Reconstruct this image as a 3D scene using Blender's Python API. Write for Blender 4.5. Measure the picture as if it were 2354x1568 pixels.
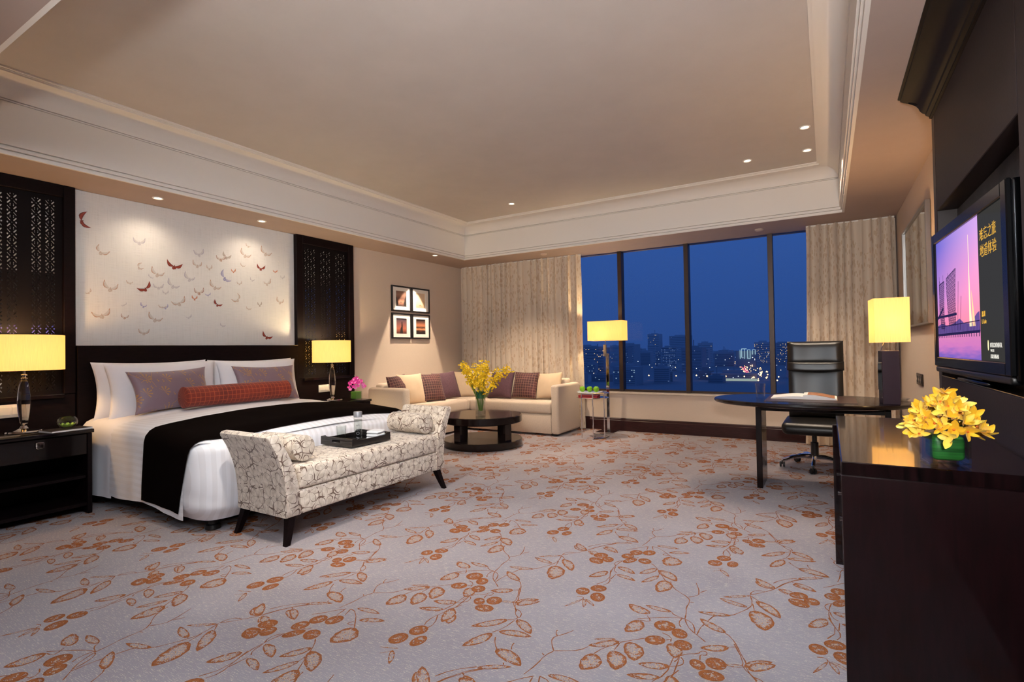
import bpy, bmesh, math, random
from math import sin, cos, pi, sqrt, atan2, radians
from mathutils import Matrix, Vector, noise as mnoise
from mathutils.geometry import tessellate_polygon

for o in list(bpy.data.objects):
    bpy.data.objects.remove(o)
SC = bpy.context.scene
COL = SC.collection
R = random.Random(7)

# ------------------------------------------------------------------ camera
YAW, PITCH, ROLL, FPX = 0.54224, 0.01648, -0.01705, 1203.4
_fw = Vector((-sin(YAW) * cos(PITCH), cos(YAW) * cos(PITCH), sin(PITCH)))
_r = Vector((cos(YAW), sin(YAW), 0))
_u = _r.cross(_fw)
_r2 = _r * cos(ROLL) + _u * sin(ROLL)
_u2 = _r2.cross(_fw)
cd = bpy.data.cameras.new('camera')
cd.sensor_fit = 'HORIZONTAL'
cd.sensor_width = 36
cd.lens = 36 * FPX / 2354
cd.clip_start = 0.05
cd.clip_end = 20000
cam = bpy.data.objects.new('camera', cd)
COL.objects.link(cam)
cam.matrix_world = Matrix(((_r2.x, _u2.x, -_fw.x, 0), (_r2.y, _u2.y, -_fw.y, 0), (_r2.z, _u2.z, -_fw.z, 1.2), (0, 0, 0, 1)))
SC.camera = cam

# ------------------------------------------------------------------ world: dusk sky
w = bpy.data.worlds.new('dusk_sky')
SC.world = w
w.use_nodes = True
nt = w.node_tree
nt.nodes.clear()
_o = nt.nodes.new('ShaderNodeOutputWorld')
_b = nt.nodes.new('ShaderNodeBackground')
_t = nt.nodes.new('ShaderNodeTexCoord')
_s = nt.nodes.new('ShaderNodeSeparateXYZ')
_c = nt.nodes.new('ShaderNodeValToRGB')
_c.color_ramp.elements[0].position = 0.0
_c.color_ramp.elements[0].color = (0.018, 0.052, 0.190, 1)
_c.color_ramp.elements[1].position = 0.45
_c.color_ramp.elements[1].color = (0.030, 0.090, 0.310, 1)
nt.links.new(_t.outputs['Generated'], _s.inputs[0])
nt.links.new(_s.outputs[2], _c.inputs[0])
nt.links.new(_c.outputs[0], _b.inputs[0])
_b.inputs[1].default_value = 1.0
nt.links.new(_b.outputs[0], _o.inputs[0])

# ------------------------------------------------------------------ view and exposure
SC.view_settings.view_transform = 'Standard'
SC.view_settings.look = 'None'
SC.view_settings.exposure = 0.48
SC.view_settings.gamma = 1.0
SC.view_settings.use_curve_mapping = False
SC.cycles.use_denoising = True
SC.cycles.max_bounces = 8
SC.cycles.diffuse_bounces = 4
SC.cycles.glossy_bounces = 4
SC.cycles.transmission_bounces = 8
SC.cycles.transparent_max_bounces = 12
SC.cycles.sample_clamp_indirect = 6.0
SC.cycles.caustics_reflective = False
SC.cycles.caustics_refractive = False

NEUT2 = (1.0, 0.97, 0.95)     # fill uplighters added near the viewer
WARM2 = (1.0, 0.93, 0.84)     # tray downlight added for the bench
WARM = (1.0, 0.82, 0.63)       # halogen downlights
LAMPC = (1.0, 0.76, 0.44)      # table and floor lamps
LAMPO = (1.0, 0.60, 0.26)     # the warmer table lamps
NEUT = (0.79, 0.88, 1.0)      # cool fill downlights added out of view

# ------------------------------------------------------------------ room measures (metres)
BW, TW, DW, SZ, CZ = -5.43, 0.69, 7.33, 2.62, 3.147
TX0, TX1, TY0, TY1 = -4.86, 0.167, 0.85, 6.66


# ------------------------------------------------------------------ materials
def lin(c):
    return tuple(((x / 255) / 12.92 if x / 255 <= 0.04045 else ((x / 255 + 0.055) / 1.055) ** 2.4) for x in c)


def rgba(c):
    return (*lin(c), 1)


class NT:
    """small helper around a node tree"""
    def __init__(s, name):
        s.m = bpy.data.materials.new(name)
        s.m.use_nodes = True
        s.t = s.m.node_tree
        s.bs = s.t.nodes['Principled BSDF']
        s.out = s.t.nodes['Material Output']

    def n(s, typ, **kw):
        nd = s.t.nodes.new('ShaderNode' + typ)
        for k, v in kw.items():
            if k.startswith('i_'):
                key = k[2:]
                key = int(key) if key.isdigit() else key
                nd.inputs[key].default_value = v
            else:
                setattr(nd, k, v)
        return nd

    def l(s, a, b):
        s.t.links.new(a, b)

    def math(s, op, a, b=None, c=None, clamp=False):
        nd = s.n('Math', operation=op, use_clamp=clamp)
        for i, x in enumerate((a, b, c)):
            if x is None:
                continue
            if isinstance(x, (int, float)):
                nd.inputs[i].default_value = x
            else:
                s.l(x, nd.inputs[i])
        return nd.outputs[0]

    def mix(s, fac, a, b):
        nd = s.n('Mix', data_type='RGBA')
        for i, x in ((0, fac), (6, a), (7, b)):
            if isinstance(x, (int, float)):
                nd.inputs[i].default_value = x
            elif isinstance(x, tuple):
                nd.inputs[i].default_value = x
            else:
                s.l(x, nd.inputs[i])
        return nd.outputs[2]

    def coord(s, scale=(1, 1, 1), rot=(0, 0, 0), kind='Object'):
        tc = s.n('TexCoord')
        mp = s.n('Mapping')
        mp.inputs['Scale'].default_value = scale
        mp.inputs['Rotation'].default_value = rot
        s.l(tc.outputs[kind], mp.inputs[0])
        return mp.outputs[0]

    def noise(s, vec, scale, detail=2, rough=0.5, dist=0):
        nd = s.n('TexNoise')
        nd.inputs['Scale'].default_value = scale
        nd.inputs['Detail'].default_value = detail
        nd.inputs['Roughness'].default_value = rough
        nd.inputs['Distortion'].default_value = dist
        s.l(vec, nd.inputs['Vector'])
        return nd.outputs[0]

    def ramp(s, fac, stops, interp='LINEAR'):
        nd = s.n('ValToRGB')
        cr = nd.color_ramp
        cr.interpolation = interp
        while len(cr.elements) < len(stops):
            cr.elements.new(0.5)
        for e, (p, c) in zip(cr.elements, stops):
            e.position = p
            e.color = c if len(c) == 4 else (*c, 1)
        s.l(fac, nd.inputs[0])
        return nd.outputs[0]

    def bump(s, height, strength=0.3, dist=0.01):
        nd = s.n('Bump')
        nd.inputs['Strength'].default_value = strength
        nd.inputs['Distance'].default_value = dist
        s.l(height, nd.inputs['Height'])
        s.l(nd.outputs[0], s.bs.inputs['Normal'])

    def base(s, c):
        if isinstance(c, tuple):
            s.bs.inputs['Base Color'].default_value = c
        else:
            s.l(c, s.bs.inputs['Base Color'])

    def set(s, rough=None, metal=None, spec=None, coat=None, coat_rough=0.05, sheen=None, trans=None, ior=None):
        I = s.bs.inputs
        if rough is not None: I['Roughness'].default_value = rough
        if metal is not None: I['Metallic'].default_value = metal
        if spec is not None: I['Specular IOR Level'].default_value = spec
        if coat is not None:
            I['Coat Weight'].default_value = coat
            I['Coat Roughness'].default_value = coat_rough
        if sheen is not None: I['Sheen Weight'].default_value = sheen
        if trans is not None: I['Transmission Weight'].default_value = trans
        if ior is not None: I['IOR'].default_value = ior
        return s.m


MATS = {}


def mat(name, col, rough=0.5, metal=0.0, spec=0.5, coat=0.0, var=None, bump=None, sheen=None):
    """plain procedural material: colour, optional noise variation and fine relief"""
    if name in MATS:
        return MATS[name]
    t = NT(name)
    c = rgba(col)
    if var:
        sc, amt, st = var
        n = t.noise(t.coord(st), sc, 3, 0.6)
        d = tuple(max(0, x * (1 - amt)) for x in c[:3]) + (1,)
        b = tuple(min(1, x * (1 + amt)) for x in c[:3]) + (1,)
        t.base(t.ramp(n, [(0.3, d), (0.7, b)]))
    else:
        t.base(c)
    if bump:
        sc, st, stretch = bump
        t.bump(t.noise(t.coord(stretch), sc, 2), st, 0.004)
    t.set(rough, metal, spec, coat, sheen=sheen)
    MATS[name] = t.m
    return t.m


def emis(name, col, strength, linear=False):
    if name in MATS:
        return MATS[name]
    t = NT(name)
    e = t.n('Emission')
    e.inputs[0].default_value = (*col, 1) if linear else rgba(col)
    e.inputs[1].default_value = strength
    t.l(e.outputs[0], t.out.inputs[0])
    MATS[name] = t.m
    return t.m


# ------------------------------------------------------------------ mesh builder
_rb = {}


def _rbox(sx, sy, sz, r, seg):
    key = (round(sx, 4), round(sy, 4), round(sz, 4), round(r, 4), seg)
    if key not in _rb:
        bm = bmesh.new()
        bmesh.ops.create_cube(bm, size=1)
        bmesh.ops.scale(bm, vec=(sx, sy, sz), verts=bm.verts)
        if r > 0:
            bmesh.ops.bevel(bm, geom=list(bm.edges), offset=min(r, min(sx, sy, sz) * 0.49), segments=seg, profile=0.5, affect='EDGES')
        bm.verts.index_update()
        _rb[key] = ([tuple(v.co) for v in bm.verts], [[v.index for v in f.verts] for f in bm.faces])
        bm.free()
    return _rb[key]


class B:
    def __init__(s):
        s.v, s.f = [], []

    def add(s, v, f, M=None):
        n = len(s.v)
        s.v += [tuple(M @ Vector(p)) for p in v] if M is not None else [tuple(p) for p in v]
        s.f += [[i + n for i in g] for g in f]
        return s

    def box(s, x0, x1, y0, y1, z0, z1, r=0.004, seg=1, M=None):
        v, f = _rbox(x1 - x0, y1 - y0, z1 - z0, r, seg)
        T = Matrix.Translation(((x0 + x1) / 2, (y0 + y1) / 2, (z0 + z1) / 2))
        return s.add(v, f, M @ T if M is not None else T)

    def lathe(s, prof, c=(0, 0, 0), seg=24, M=None, sx=1, sy=1, cap=True):
        """prof: list of (radius, z)"""
        v, f = [], []
        for r, z in prof:
            for k in range(seg):
                a = 2 * pi * k / seg
                v.append((c[0] + r * sx * cos(a), c[1] + r * sy * sin(a), c[2] + z))
        for i in range(len(prof) - 1):
            for k in range(seg):
                k2 = (k + 1) % seg
                f.append([i * seg + k, i * seg + k2, (i + 1) * seg + k2, (i + 1) * seg + k])
        if cap:
            f.append([k for k in range(seg)][::-1])
            f.append([(len(prof) - 1) * seg + k for k in range(seg)])
        return s.add(v, f, M)

    def tube(s, pts, rad, seg=8, cap=True, M=None):
        """tube along a polyline; rad number or list"""
        P = [Vector(p) for p in pts]
        n = len(P)
        rs = rad if isinstance(rad, (list, tuple)) else [rad] * n
        v, f = [], []
        ref = None
        for i in range(n):
            t = (P[min(i + 1, n - 1)] - P[max(i - 1, 0)]).normalized()
            if ref is None:
                ref = t.orthogonal().normalized()
            ref = (ref - t * ref.dot(t)).normalized()
            bb = t.cross(ref)
            for k in range(seg):
                a = 2 * pi * k / seg
                v.append(tuple(P[i] + (ref * cos(a) + bb * sin(a)) * rs[i]))
        for i in range(n - 1):
            for k in range(seg):
                k2 = (k + 1) % seg
                f.append([i * seg + k, i * seg + k2, (i + 1) * seg + k2, (i + 1) * seg + k])
        if cap:
            f.append([k for k in range(seg)][::-1])
            f.append([(n - 1) * seg + k for k in range(seg)])
        return s.add(v, f, M)

    def prism(s, poly, a0, a1, axis='x', M=None):
        """extrude a 2-D polygon along an axis. axis x: poly=(y,z); y: poly=(x,z); z: poly=(x,y)"""
        def P(p, a):
            return (a, p[0], p[1]) if axis == 'x' else (p[0], a, p[1]) if axis == 'y' else (p[0], p[1], a)
        n = len(poly)
        v = [P(p, a0) for p in poly] + [P(p, a1) for p in poly]
        f = [[i, (i + 1) % n, n + (i + 1) % n, n + i] for i in range(n)]
        f += [list(range(n))[::-1], list(range(n, 2 * n))]
        return s.add(v, f, M)

    def grid(s, fn, nu, nv, M=None, wrap=False):
        """fn(i/nu, j/nv) -> point"""
        v = [fn(i / nu, j / nv) for i in range(nu + 1) for j in range(nv + 1)]
        f = [[i * (nv + 1) + j, (i + 1) * (nv + 1) + j, (i + 1) * (nv + 1) + j + 1, i * (nv + 1) + j + 1] for i in range(nu) for j in range(nv)]
        return s.add(v, f, M)


def mesh_of(name, b, m, smooth=True, ang=35, fix=True):
    me = bpy.data.meshes.new(name)
    me.from_pydata(b.v, [], b.f)
    if fix:
        bm = bmesh.new()
        bm.from_mesh(me)
        bmesh.ops.recalc_face_normals(bm, faces=bm.faces)
        bm.to_mesh(me)
        bm.free()
    if smooth:
        me.shade_smooth()
        me.set_sharp_from_angle(angle=radians(ang))
    if m is not None:
        me.materials.append(m)
    return me


MW = {}


def thing(name, label, cat, loc=(0, 0, 0), rz=0.0, group=None):
    o = bpy.data.objects.new(name, None)
    o.empty_display_size = 0.1
    COL.objects.link(o)
    o.location = loc
    o.rotation_euler = (0, 0, rz)
    MW[o] = (Matrix.Translation(loc) @ Matrix.Rotation(rz, 4, 'Z'))
    tag(o, label, cat, group)
    return o


def tag(o, label=None, cat=None, group=None, kind=None):
    if label: o['label'] = label
    if cat: o['category'] = cat
    if group: o['group'] = group
    if kind: o['kind'] = kind
    return o


def part(name, b, m, parent=None, local=False, smooth=True, ang=35, label=None, fix=True):
    """one mesh object; geometry is given in world space unless local; parts keep an identity local matrix"""
    if parent is not None and not local:
        inv = MW[parent].inverted()
        b.v = [tuple(inv @ Vector(p)) for p in b.v]
    o = bpy.data.objects.new(name, mesh_of(name, b, m, smooth, ang, fix))
    COL.objects.link(o)
    if parent is not None:
        o.parent = parent
        MW[o] = MW[parent]
    else:
        MW[o] = Matrix.Identity(4)
    if label:
        o['label'] = label
    return o


def single(name, b, m, label, cat, loc=None, group=None, smooth=True, ang=35, kind=None):
    """a thing that is one mesh; its origin goes to loc (its base)"""
    if loc is None:
        xs, ys, zs = zip(*b.v)
        loc = ((min(xs) + max(xs)) / 2, (min(ys) + max(ys)) / 2, min(zs))
    b.v = [(p[0] - loc[0], p[1] - loc[1], p[2] - loc[2]) for p in b.v]
    o = bpy.data.objects.new(name, mesh_of(name, b, m, smooth, ang))
    COL.objects.link(o)
    o.location = loc
    MW[o] = Matrix.Translation(loc)
    return tag(o, label, cat, group, kind)


def inst(name, me, parent, M):
    """an instance of a shared mesh below a thing or part; M is a world matrix"""
    o = bpy.data.objects.new(name, me)
    COL.objects.link(o)
    if parent is not None:
        o.parent = parent
        o.matrix_local = MW[parent].inverted() @ M
    else:
        o.matrix_world = M
    MW[o] = M
    return o


def struct(name, b, m, parent=None, smooth=False, label=None):
    o = part(name, b, m, parent, smooth=smooth)
    if parent is None:
        o['kind'] = 'structure'
    if label:
        o['label'] = label
    return o


def lamp(name, kind, loc, energy, col, parent=None, **kw):
    ld = bpy.data.lights.new(name, kind)
    ld.energy = energy
    ld.color = col
    ld.cycles.use_multiple_importance_sampling = False
    aim = kw.pop('aim', None)
    for k, v in kw.items():
        setattr(ld, k, v)
    o = bpy.data.objects.new(name, ld)
    COL.objects.link(o)
    q = Matrix.Translation(loc)
    if aim is not None:
        q = q @ (Vector(aim) - Vector(loc)).to_track_quat('-Z', 'Y').to_matrix().to_4x4()
    if parent is not None:
        o.parent = parent
        o.matrix_local = MW[parent].inverted() @ q
    else:
        o.matrix_world = q
    return o


def box_uv(o):
    """UVs in metres from the dominant face normal, so that printed cloth runs straight on every side"""
    me = o.data
    uv = me.uv_layers.new(name='UVMap')
    vs = me.vertices
    for p in me.polygons:
        n = p.normal
        a = max(range(3), key=lambda k: abs(n[k]))
        for li in p.loop_indices:
            c = vs[me.loops[li].vertex_index].co
            uv.data[li].uv = ((c.y, c.z), (c.x + 0.37, c.z), (c.y, c.x + 0.71))[a]
    return o


def TR(x, y, z, rz=0, rx=0, ry=0, s=1):
    return Matrix.Translation((x, y, z)) @ Matrix.Rotation(rz, 4, 'Z') @ Matrix.Rotation(ry, 4, 'Y') @ Matrix.Rotation(rx, 4, 'X') @ Matrix.Scale(s, 4)


def cushion(w, h, t, n=14, pinch=0.08, seed=0, sag=0.0, wr=0.006):
    """pillow lying in the local XY plane (w along x, h along y), thickness along z"""
    b = B()
    def pt(u, v, sgn):
        x = w / 2 * u * (1 - pinch * (1 - v * v))
        y = h / 2 * v * (1 - pinch * (1 - u * u))
        k = max(0.0, (1 - u * u) * (1 - v * v))
        z = sgn * t / 2 * k ** 0.42
        e = mnoise.noise(Vector((u * 2.3 + seed, v * 2.3, sgn * 3 + seed)))
        z += wr * e * (k ** 0.3) + sag * (u * u) * 0.0
        y -= sag * (1 - u * u) * max(0, v)
        return (x, y, z)
    v, f = [], []
    idx = {}
    for sgn in (1, -1):
        for i in range(n + 1):
            for j in range(n + 1):
                edge = i in (0, n) or j in (0, n)
                key = (i, j, 0 if edge else sgn)
                if key not in idx:
                    # denser sampling towards the border
                    uu = sin((i / n - 0.5) * pi)
                    vv = sin((j / n - 0.5) * pi)
                    idx[key] = len(v)
                    v.append(pt(uu, vv, sgn))
        for i in range(n):
            for j in range(n):
                q = []
                for (a, c) in ((i, j), (i + 1, j), (i + 1, j + 1), (i, j + 1)):
                    e = a in (0, n) or c in (0, n)
                    q.append(idx[(a, c, 0 if e else sgn)])
                f.append(q if sgn > 0 else q[::-1])
    b.add(v, f)
    return b


def bolster(L, r, seg=24):
    """cylinder cushion along local x with softly domed ends"""
    prof = [(0.001, -L / 2 - 0.006), (r * 0.7, -L / 2 - 0.005), (r * 0.95, -L / 2), (r * 1.02, -L / 2 + 0.002), (r, -L / 2 + 0.012), (r * 1.01, -L / 4), (r * 1.02, 0), (r * 1.01, L / 4), (r, L / 2 - 0.012), (r * 1.02, L / 2 - 0.002), (r * 0.95, L / 2), (r * 0.7, L / 2 + 0.005), (0.001, L / 2 + 0.006)]
    return B().lathe(prof, seg=seg, M=Matrix.Rotation(pi / 2, 4, 'Y'))

# ------------------------------------------------------------------ shared materials
M_CEIL = mat('painted_plaster', (192, 183, 176), 0.75, var=(3, 0.03, (1, 1, 1)))
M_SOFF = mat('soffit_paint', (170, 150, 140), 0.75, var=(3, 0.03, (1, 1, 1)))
M_TRIM = mat('moulding_paint', (228, 221, 212), 0.6)
M_SILL = mat('cream_stone_sill', (206, 190, 172), 0.25, var=(14, 0.06, (1, 1, 1)))
M_CHROME = mat('polished_chrome', (225, 225, 228), 0.07, 1.0)
M_STEEL = mat('brushed_steel', (170, 168, 165), 0.3, 1.0)
M_BLACK = mat('black_plastic', (14, 13, 14), 0.35)
M_WHITE_P = mat('white_plastic', (226, 218, 205), 0.35)
M_PAPER = mat('white_paper', (236, 232, 226), 0.8)


def wood(name, col, rough, coat, streak=0.5, scale=(1, 1, 1), spec=0.25):
    t = NT(name)
    c = rgba(col)
    n = t.noise(t.coord(scale), 6, 4, 0.6, 0.6)
    d = tuple(x * (1 - streak) for x in c[:3]) + (1,)
    b = tuple(x * (1 + streak) for x in c[:3]) + (1,)
    t.base(t.ramp(n, [(0.35, d), (0.65, b)]))
    t.set(rough, 0, spec, coat)
    MATS[name] = t.m
    return t.m


M_WOOD = wood('dark_stained_wood', (15, 5, 6), 0.55, 0.02, 0.4, (3, 3, 14), 0.12)
M_GLOSSWOOD = wood('lacquered_dark_wood', (15, 7, 6), 0.24, 0.3, 0.5, (14, 2, 2))
M_BASE = wood('mahogany_baseboard', (46, 17, 16), 0.4, 0.15, 0.3, (2, 2, 10), 0.3)
M_CONSOLE = wood('high_gloss_macassar', (17, 4, 5), 0.2, 0.8, 0.8, (9, 9, 0.8))
M_PANEL = mat('brown_leather_panel', (36, 25, 24), 0.55, spec=0.25, var=(30, 0.06, (1, 1, 1)), bump=(160, 0.12, (1, 1, 1)))
M_FRETBOARD = mat('fretwork_dark_wood', (11, 5, 6), 0.6, spec=0.15)
M_MIRROR = mat('mirror_glass', (205, 208, 205), 0.02, 1.0)

t = NT('wallpaper_cream')
vec = t.coord((1, 1, 1))
n1 = t.noise(t.coord((60, 60, 260)), 2.0, 2)
n2 = t.noise(t.coord((260, 260, 60)), 2.0, 2)
g = t.math('ADD', n1, n2)
t.base(t.ramp(g, [(0.35, rgba((196, 174, 152))), (1.0, rgba((210, 190, 170)))]))
t.bump(g, 0.15, 0.002)
t.set(0.8)
M_WALL = t.m

t = NT('mural_silk')
n1 = t.noise(t.coord((200, 200, 4)), 1.2, 3)
n2 = t.noise(t.coord((8, 8, 300)), 1.2, 2)
g = t.math('ADD', n1, n2)
t.base(t.ramp(g, [(0.6, rgba((204, 201, 196))), (1.3, rgba((222, 219, 214)))]))
t.bump(g, 0.12, 0.002)
t.set(0.55, sheen=0.2)
M_MURAL = t.m

# carpet ground: mauve grey with pale weft flecks
t = NT('carpet_ground')
fl = t.noise(t.coord((9, 85, 1)), 3.0, 3, 0.6)
fl2 = t.noise(t.coord((150, 420, 1)), 1.0, 1)
big = t.noise(t.coord((1, 1, 1)), 1.6, 3)
k = t.math('MULTIPLY', t.math('GREATER_THAN', fl, 0.565), t.math('GREATER_THAN', fl2, 0.50))
ground = t.ramp(big, [(0.3, rgba((134, 124, 128))), (0.7, rgba((150, 141, 144)))])
t.base(t.mix(t.math('MULTIPLY', k, 0.6), ground, rgba((204, 186, 166))))
t.bump(t.noise(t.coord((1, 1, 1)), 420, 2), 0.5, 0.004)
t.set(0.95, spec=0.1, sheen=0.15)
M_CARPET = t.m

# carpet motif: rust wool, ragged and speckled towards the leaf centres
t = NT('carpet_motif_wool')
at = t.n('Attribute', attribute_name='rim')
ws = t.noise(t.coord((150, 260, 1)), 1.0, 2, 0.6)
lo = t.noise(t.coord((1, 1, 1)), 55, 2)
e = t.math('ADD', at.outputs['Fac'], t.math('MULTIPLY', t.math('SUBTRACT', ws, 0.5), 1.5))
e = t.math('ADD', e, t.math('MULTIPLY', t.math('SUBTRACT', lo, 0.5), 1.7))
k = t.ramp(e, [(0.33, (0, 0, 0)), (0.42, (1, 1, 1))])
rust = t.ramp(lo, [(0.3, rgba((118, 64, 34))), (0.7, rgba((150, 92, 52)))])
pale = t.mix(t.math('GREATER_THAN', t.noise(t.coord((110, 190, 1)), 1.3, 2, 0.6), 0.56), rgba((144, 134, 137)), rgba((196, 160, 122)))
t.base(t.mix(k, pale, rust))
t.bump(t.noise(t.coord((1, 1, 1)), 420, 2), 0.5, 0.004)
t.set(0.95, spec=0.1)
M_MOTIF = t.m

# thin window glass: mostly clear, a little mirror reflection at glancing angles
t = NT('window_glass')
tr = t.n('BsdfTransparent')
tr.inputs[0].default_value = (0.93, 0.95, 0.97, 1)
gl = t.n('BsdfGlossy')
gl.inputs['Roughness'].default_value = 0.0
fr = t.n('Fresnel')
fr.inputs[0].default_value = 1.45
mx = t.n('MixShader')
t.l(t.math('MULTIPLY', fr.outputs[0], 0.12), mx.inputs[0])
t.l(tr.outputs[0], mx.inputs[1])
t.l(gl.outputs[0], mx.inputs[2])
t.l(mx.outputs[0], t.out.inputs[0])
M_GLASS = t.m


def thin_glass(name, tint, k=0.9):
    t = NT(name)
    tr = t.n('BsdfTransparent')
    tr.inputs[0].default_value = (*tint, 1)
    gl = t.n('BsdfGlossy')
    gl.inputs['Roughness'].default_value = 0.02
    fr = t.n('LayerWeight')
    fr.inputs[0].default_value = 0.35
    mx = t.n('MixShader')
    t.l(t.math('ADD', t.math('MULTIPLY', t.math('POWER', fr.outputs['Facing'], 2.0), k * 0.6), 0.03), mx.inputs[0])
    t.l(tr.outputs[0], mx.inputs[1])
    t.l(gl.outputs[0], mx.inputs[2])
    t.l(mx.outputs[0], t.out.inputs[0])
    return t.m


M_VASE2 = thin_glass('thick_vase_glass', (0.93, 0.95, 0.94), 1.5)
M_VASE = thin_glass('clear_vase_glass', (0.93, 0.95, 0.94))
M_CRYSTAL = None
t = NT('crystal')
t.base((0.97, 0.96, 0.95, 1))
M_CRYSTAL = t.set(0.02, 0, 0.5, trans=1.0, ior=1.5)
t = NT('water')
t.base((0.95, 0.97, 0.97, 1))
M_WATER = thin_glass('water_in_vase', (0.86, 0.9, 0.88), 0.5)


def shade_mat(name, col, emit):
    t = NT(name)
    wv = t.noise(t.coord((260, 260, 12)), 1.0, 2)
    c = t.ramp(wv, [(0.3, rgba(tuple(x * 0.95 for x in col))), (0.7, rgba(col))])
    d = t.n('BsdfDiffuse')
    tl = t.n('BsdfTranslucent')
    t.l(c, d.inputs[0])
    t.l(c, tl.inputs[0])
    m1 = t.n('MixShader')
    m1.inputs[0].default_value = 0.6
    t.l(d.outputs[0], m1.inputs[1])
    t.l(tl.outputs[0], m1.inputs[2])
    e = t.n('Emission')
    e.inputs[0].default_value = rgba((255, 196, 100))
    e.inputs[1].default_value = emit
    a = t.n('AddShader')
    t.l(m1.outputs[0], a.inputs[0])
    t.l(e.outputs[0], a.inputs[1])
    t.l(a.outputs[0], t.out.inputs[0])
    return t.m


M_SHADE = shade_mat('lampshade_silk', (250, 230, 190), 0.4)

# fabrics
t = NT('linen_upholstery')
n1 = t.noise(t.coord((500, 500, 70)), 1.0, 2)
n2 = t.noise(t.coord((60, 60, 600)), 1.0, 2)
g = t.math('ADD', n1, n2)
t.base(t.ramp(g, [(0.7, rgba((182, 160, 138))), (1.3, rgba((204, 184, 162)))]))
t.bump(g, 0.25, 0.003)
M_LINEN = t.set(0.9, sheen=0.2)
M_BEIGE = mat('sand_cushion_cotton', (196, 170, 140), 0.85, var=(5, 0.06, (1, 1, 1)), bump=(300, 0.15, (1, 1, 1)), sheen=0.2)
M_PLUM = mat('plum_velvet', (78, 46, 56), 0.8, var=(60, 0.22, (1, 1, 1)), bump=(90, 0.5, (1, 1, 1)), sheen=0.15)


def check_mat(name, base, line, cells, axes=(0, 1), wdt=0.07):
    t = NT(name)
    sp = t.n('SeparateXYZ')
    t.l(t.coord((1, 1, 1)), sp.inputs[0])
    ks = []
    for a in axes:
        fr = t.math('FRACT', t.math('MULTIPLY', sp.outputs[a], cells))
        ks.append(t.math('LESS_THAN', fr, wdt * 2))
    k = t.math('MAXIMUM', ks[0], ks[1])
    nz = t.noise(t.coord((1, 1, 1)), 9, 2)
    bc = t.ramp(nz, [(0.3, rgba(tuple(x * 0.75 for x in base))), (0.7, rgba(tuple(min(255, x * 1.2) for x in base)))])
    t.base(t.mix(t.math('MULTIPLY', k, 0.8), bc, rgba(line)))
    t.set(0.75, sheen=0.1)
    return t.m


M_CHECK = check_mat('maroon_check_velvet', (66, 30, 32), (146, 104, 88), 26, wdt=0.055)
t = NT('rust_check_velvet')
tc = t.coord((1, 1, 1))
sp = t.n('SeparateXYZ')
t.l(tc, sp.inputs[0])
ang = t.math('ARCTAN2', sp.outputs[2], sp.outputs[1])
f1 = t.math('LESS_THAN', t.math('FRACT', t.math('MULTIPLY', ang, 14 / 6.2832)), 0.09)
f2 = t.math('LESS_THAN', t.math('FRACT', t.math('MULTIPLY', sp.outputs[0], 25.0)), 0.1)
nz = t.noise(tc, 7, 2)
bc = t.ramp(nz, [(0.3, rgba((100, 28, 16))), (0.7, rgba((130, 42, 22)))])
t.base(t.mix(t.math('MULTIPLY', t.math('MAXIMUM', f1, f2), 0.75), bc, rgba((186, 84, 44))))
M_RUST = t.set(0.75, sheen=0.1)

M_COTTON = mat('white_cotton', (236, 233, 236), 0.85, var=(4, 0.02, (1, 1, 1)), bump=(260, 0.08, (1, 1, 1)))
t = NT('striped_sateen')
sp = t.n('SeparateXYZ')
t.l(t.coord((1, 1, 1)), sp.inputs[0])
q = t.math('ADD', t.math('MULTIPLY', sp.outputs[1], 1.0), t.math('MULTIPLY', sp.outputs[2], 1.0))
st = t.math('LESS_THAN', t.math('FRACT', t.math('MULTIPLY', q, 20.0)), 0.5)
t.base(t.mix(st, rgba((238, 236, 238)), rgba((229, 226, 227))))
rr = t.math('ADD', t.math('MULTIPLY', st, 0.35), 0.45)
t.l(rr, t.bs.inputs['Roughness'])
M_SATEEN = t.set(None, sheen=0.15)
t = NT('foot_sateen')
sp = t.n('SeparateXYZ')
t.l(t.coord((1, 1, 1)), sp.inputs[0])
st = t.math('LESS_THAN', t.math('FRACT', t.math('MULTIPLY', sp.outputs[1], 20.0)), 0.5)
t.base(t.mix(st, rgba((238, 236, 238)), rgba((229, 226, 227))))
M_SATEEN_FOOT = t.set(0.6, sheen=0.15)
M_THROW = mat('dark_brown_throw', (9, 4, 3), 0.95, spec=0.03, var=(2.5, 0.15, (1, 1, 1)), bump=(200, 0.2, (1, 1, 1)))

# mauve silk with gold flower bursts
t = NT('mauve_silk_gold_flowers')
tc = t.coord((1, 1, 0))
def bursts(scale, rot, petals, rad, thr):
    mp = t.n('Mapping')
    mp.inputs['Rotation'].default_value = (0, 0, rot)
    t.l(tc, mp.inputs[0])
    vo = t.n('TexVoronoi', voronoi_dimensions='2D')
    vo.inputs['Scale'].default_value = scale
    vo.inputs['Randomness'].default_value = 0.8
    t.l(mp.outputs[0], vo.inputs['Vector'])
    d = t.n('VectorMath', operation='SUBTRACT')
    t.l(mp.outputs[0], d.inputs[0])
    t.l(vo.outputs['Position'], d.inputs[1])
    s2 = t.n('SeparateXYZ')
    t.l(d.outputs[0], s2.inputs[0])
    an = t.math('ARCTAN2', s2.outputs[1], s2.outputs[0])
    ray = t.math('SINE', t.math('MULTIPLY', an, petals))
    inr = t.math('LESS_THAN', vo.outputs['Distance'], rad)
    half = t.math('GREATER_THAN', t.math('SINE', t.math('ADD', an, 0.6)), -0.35)
    return t.math('MULTIPLY', t.math('MULTIPLY', t.math('GREATER_THAN', ray, thr), inr), half)
a1 = bursts(7.0, 0.4, 9.0, 0.33, 0.25)
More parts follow.
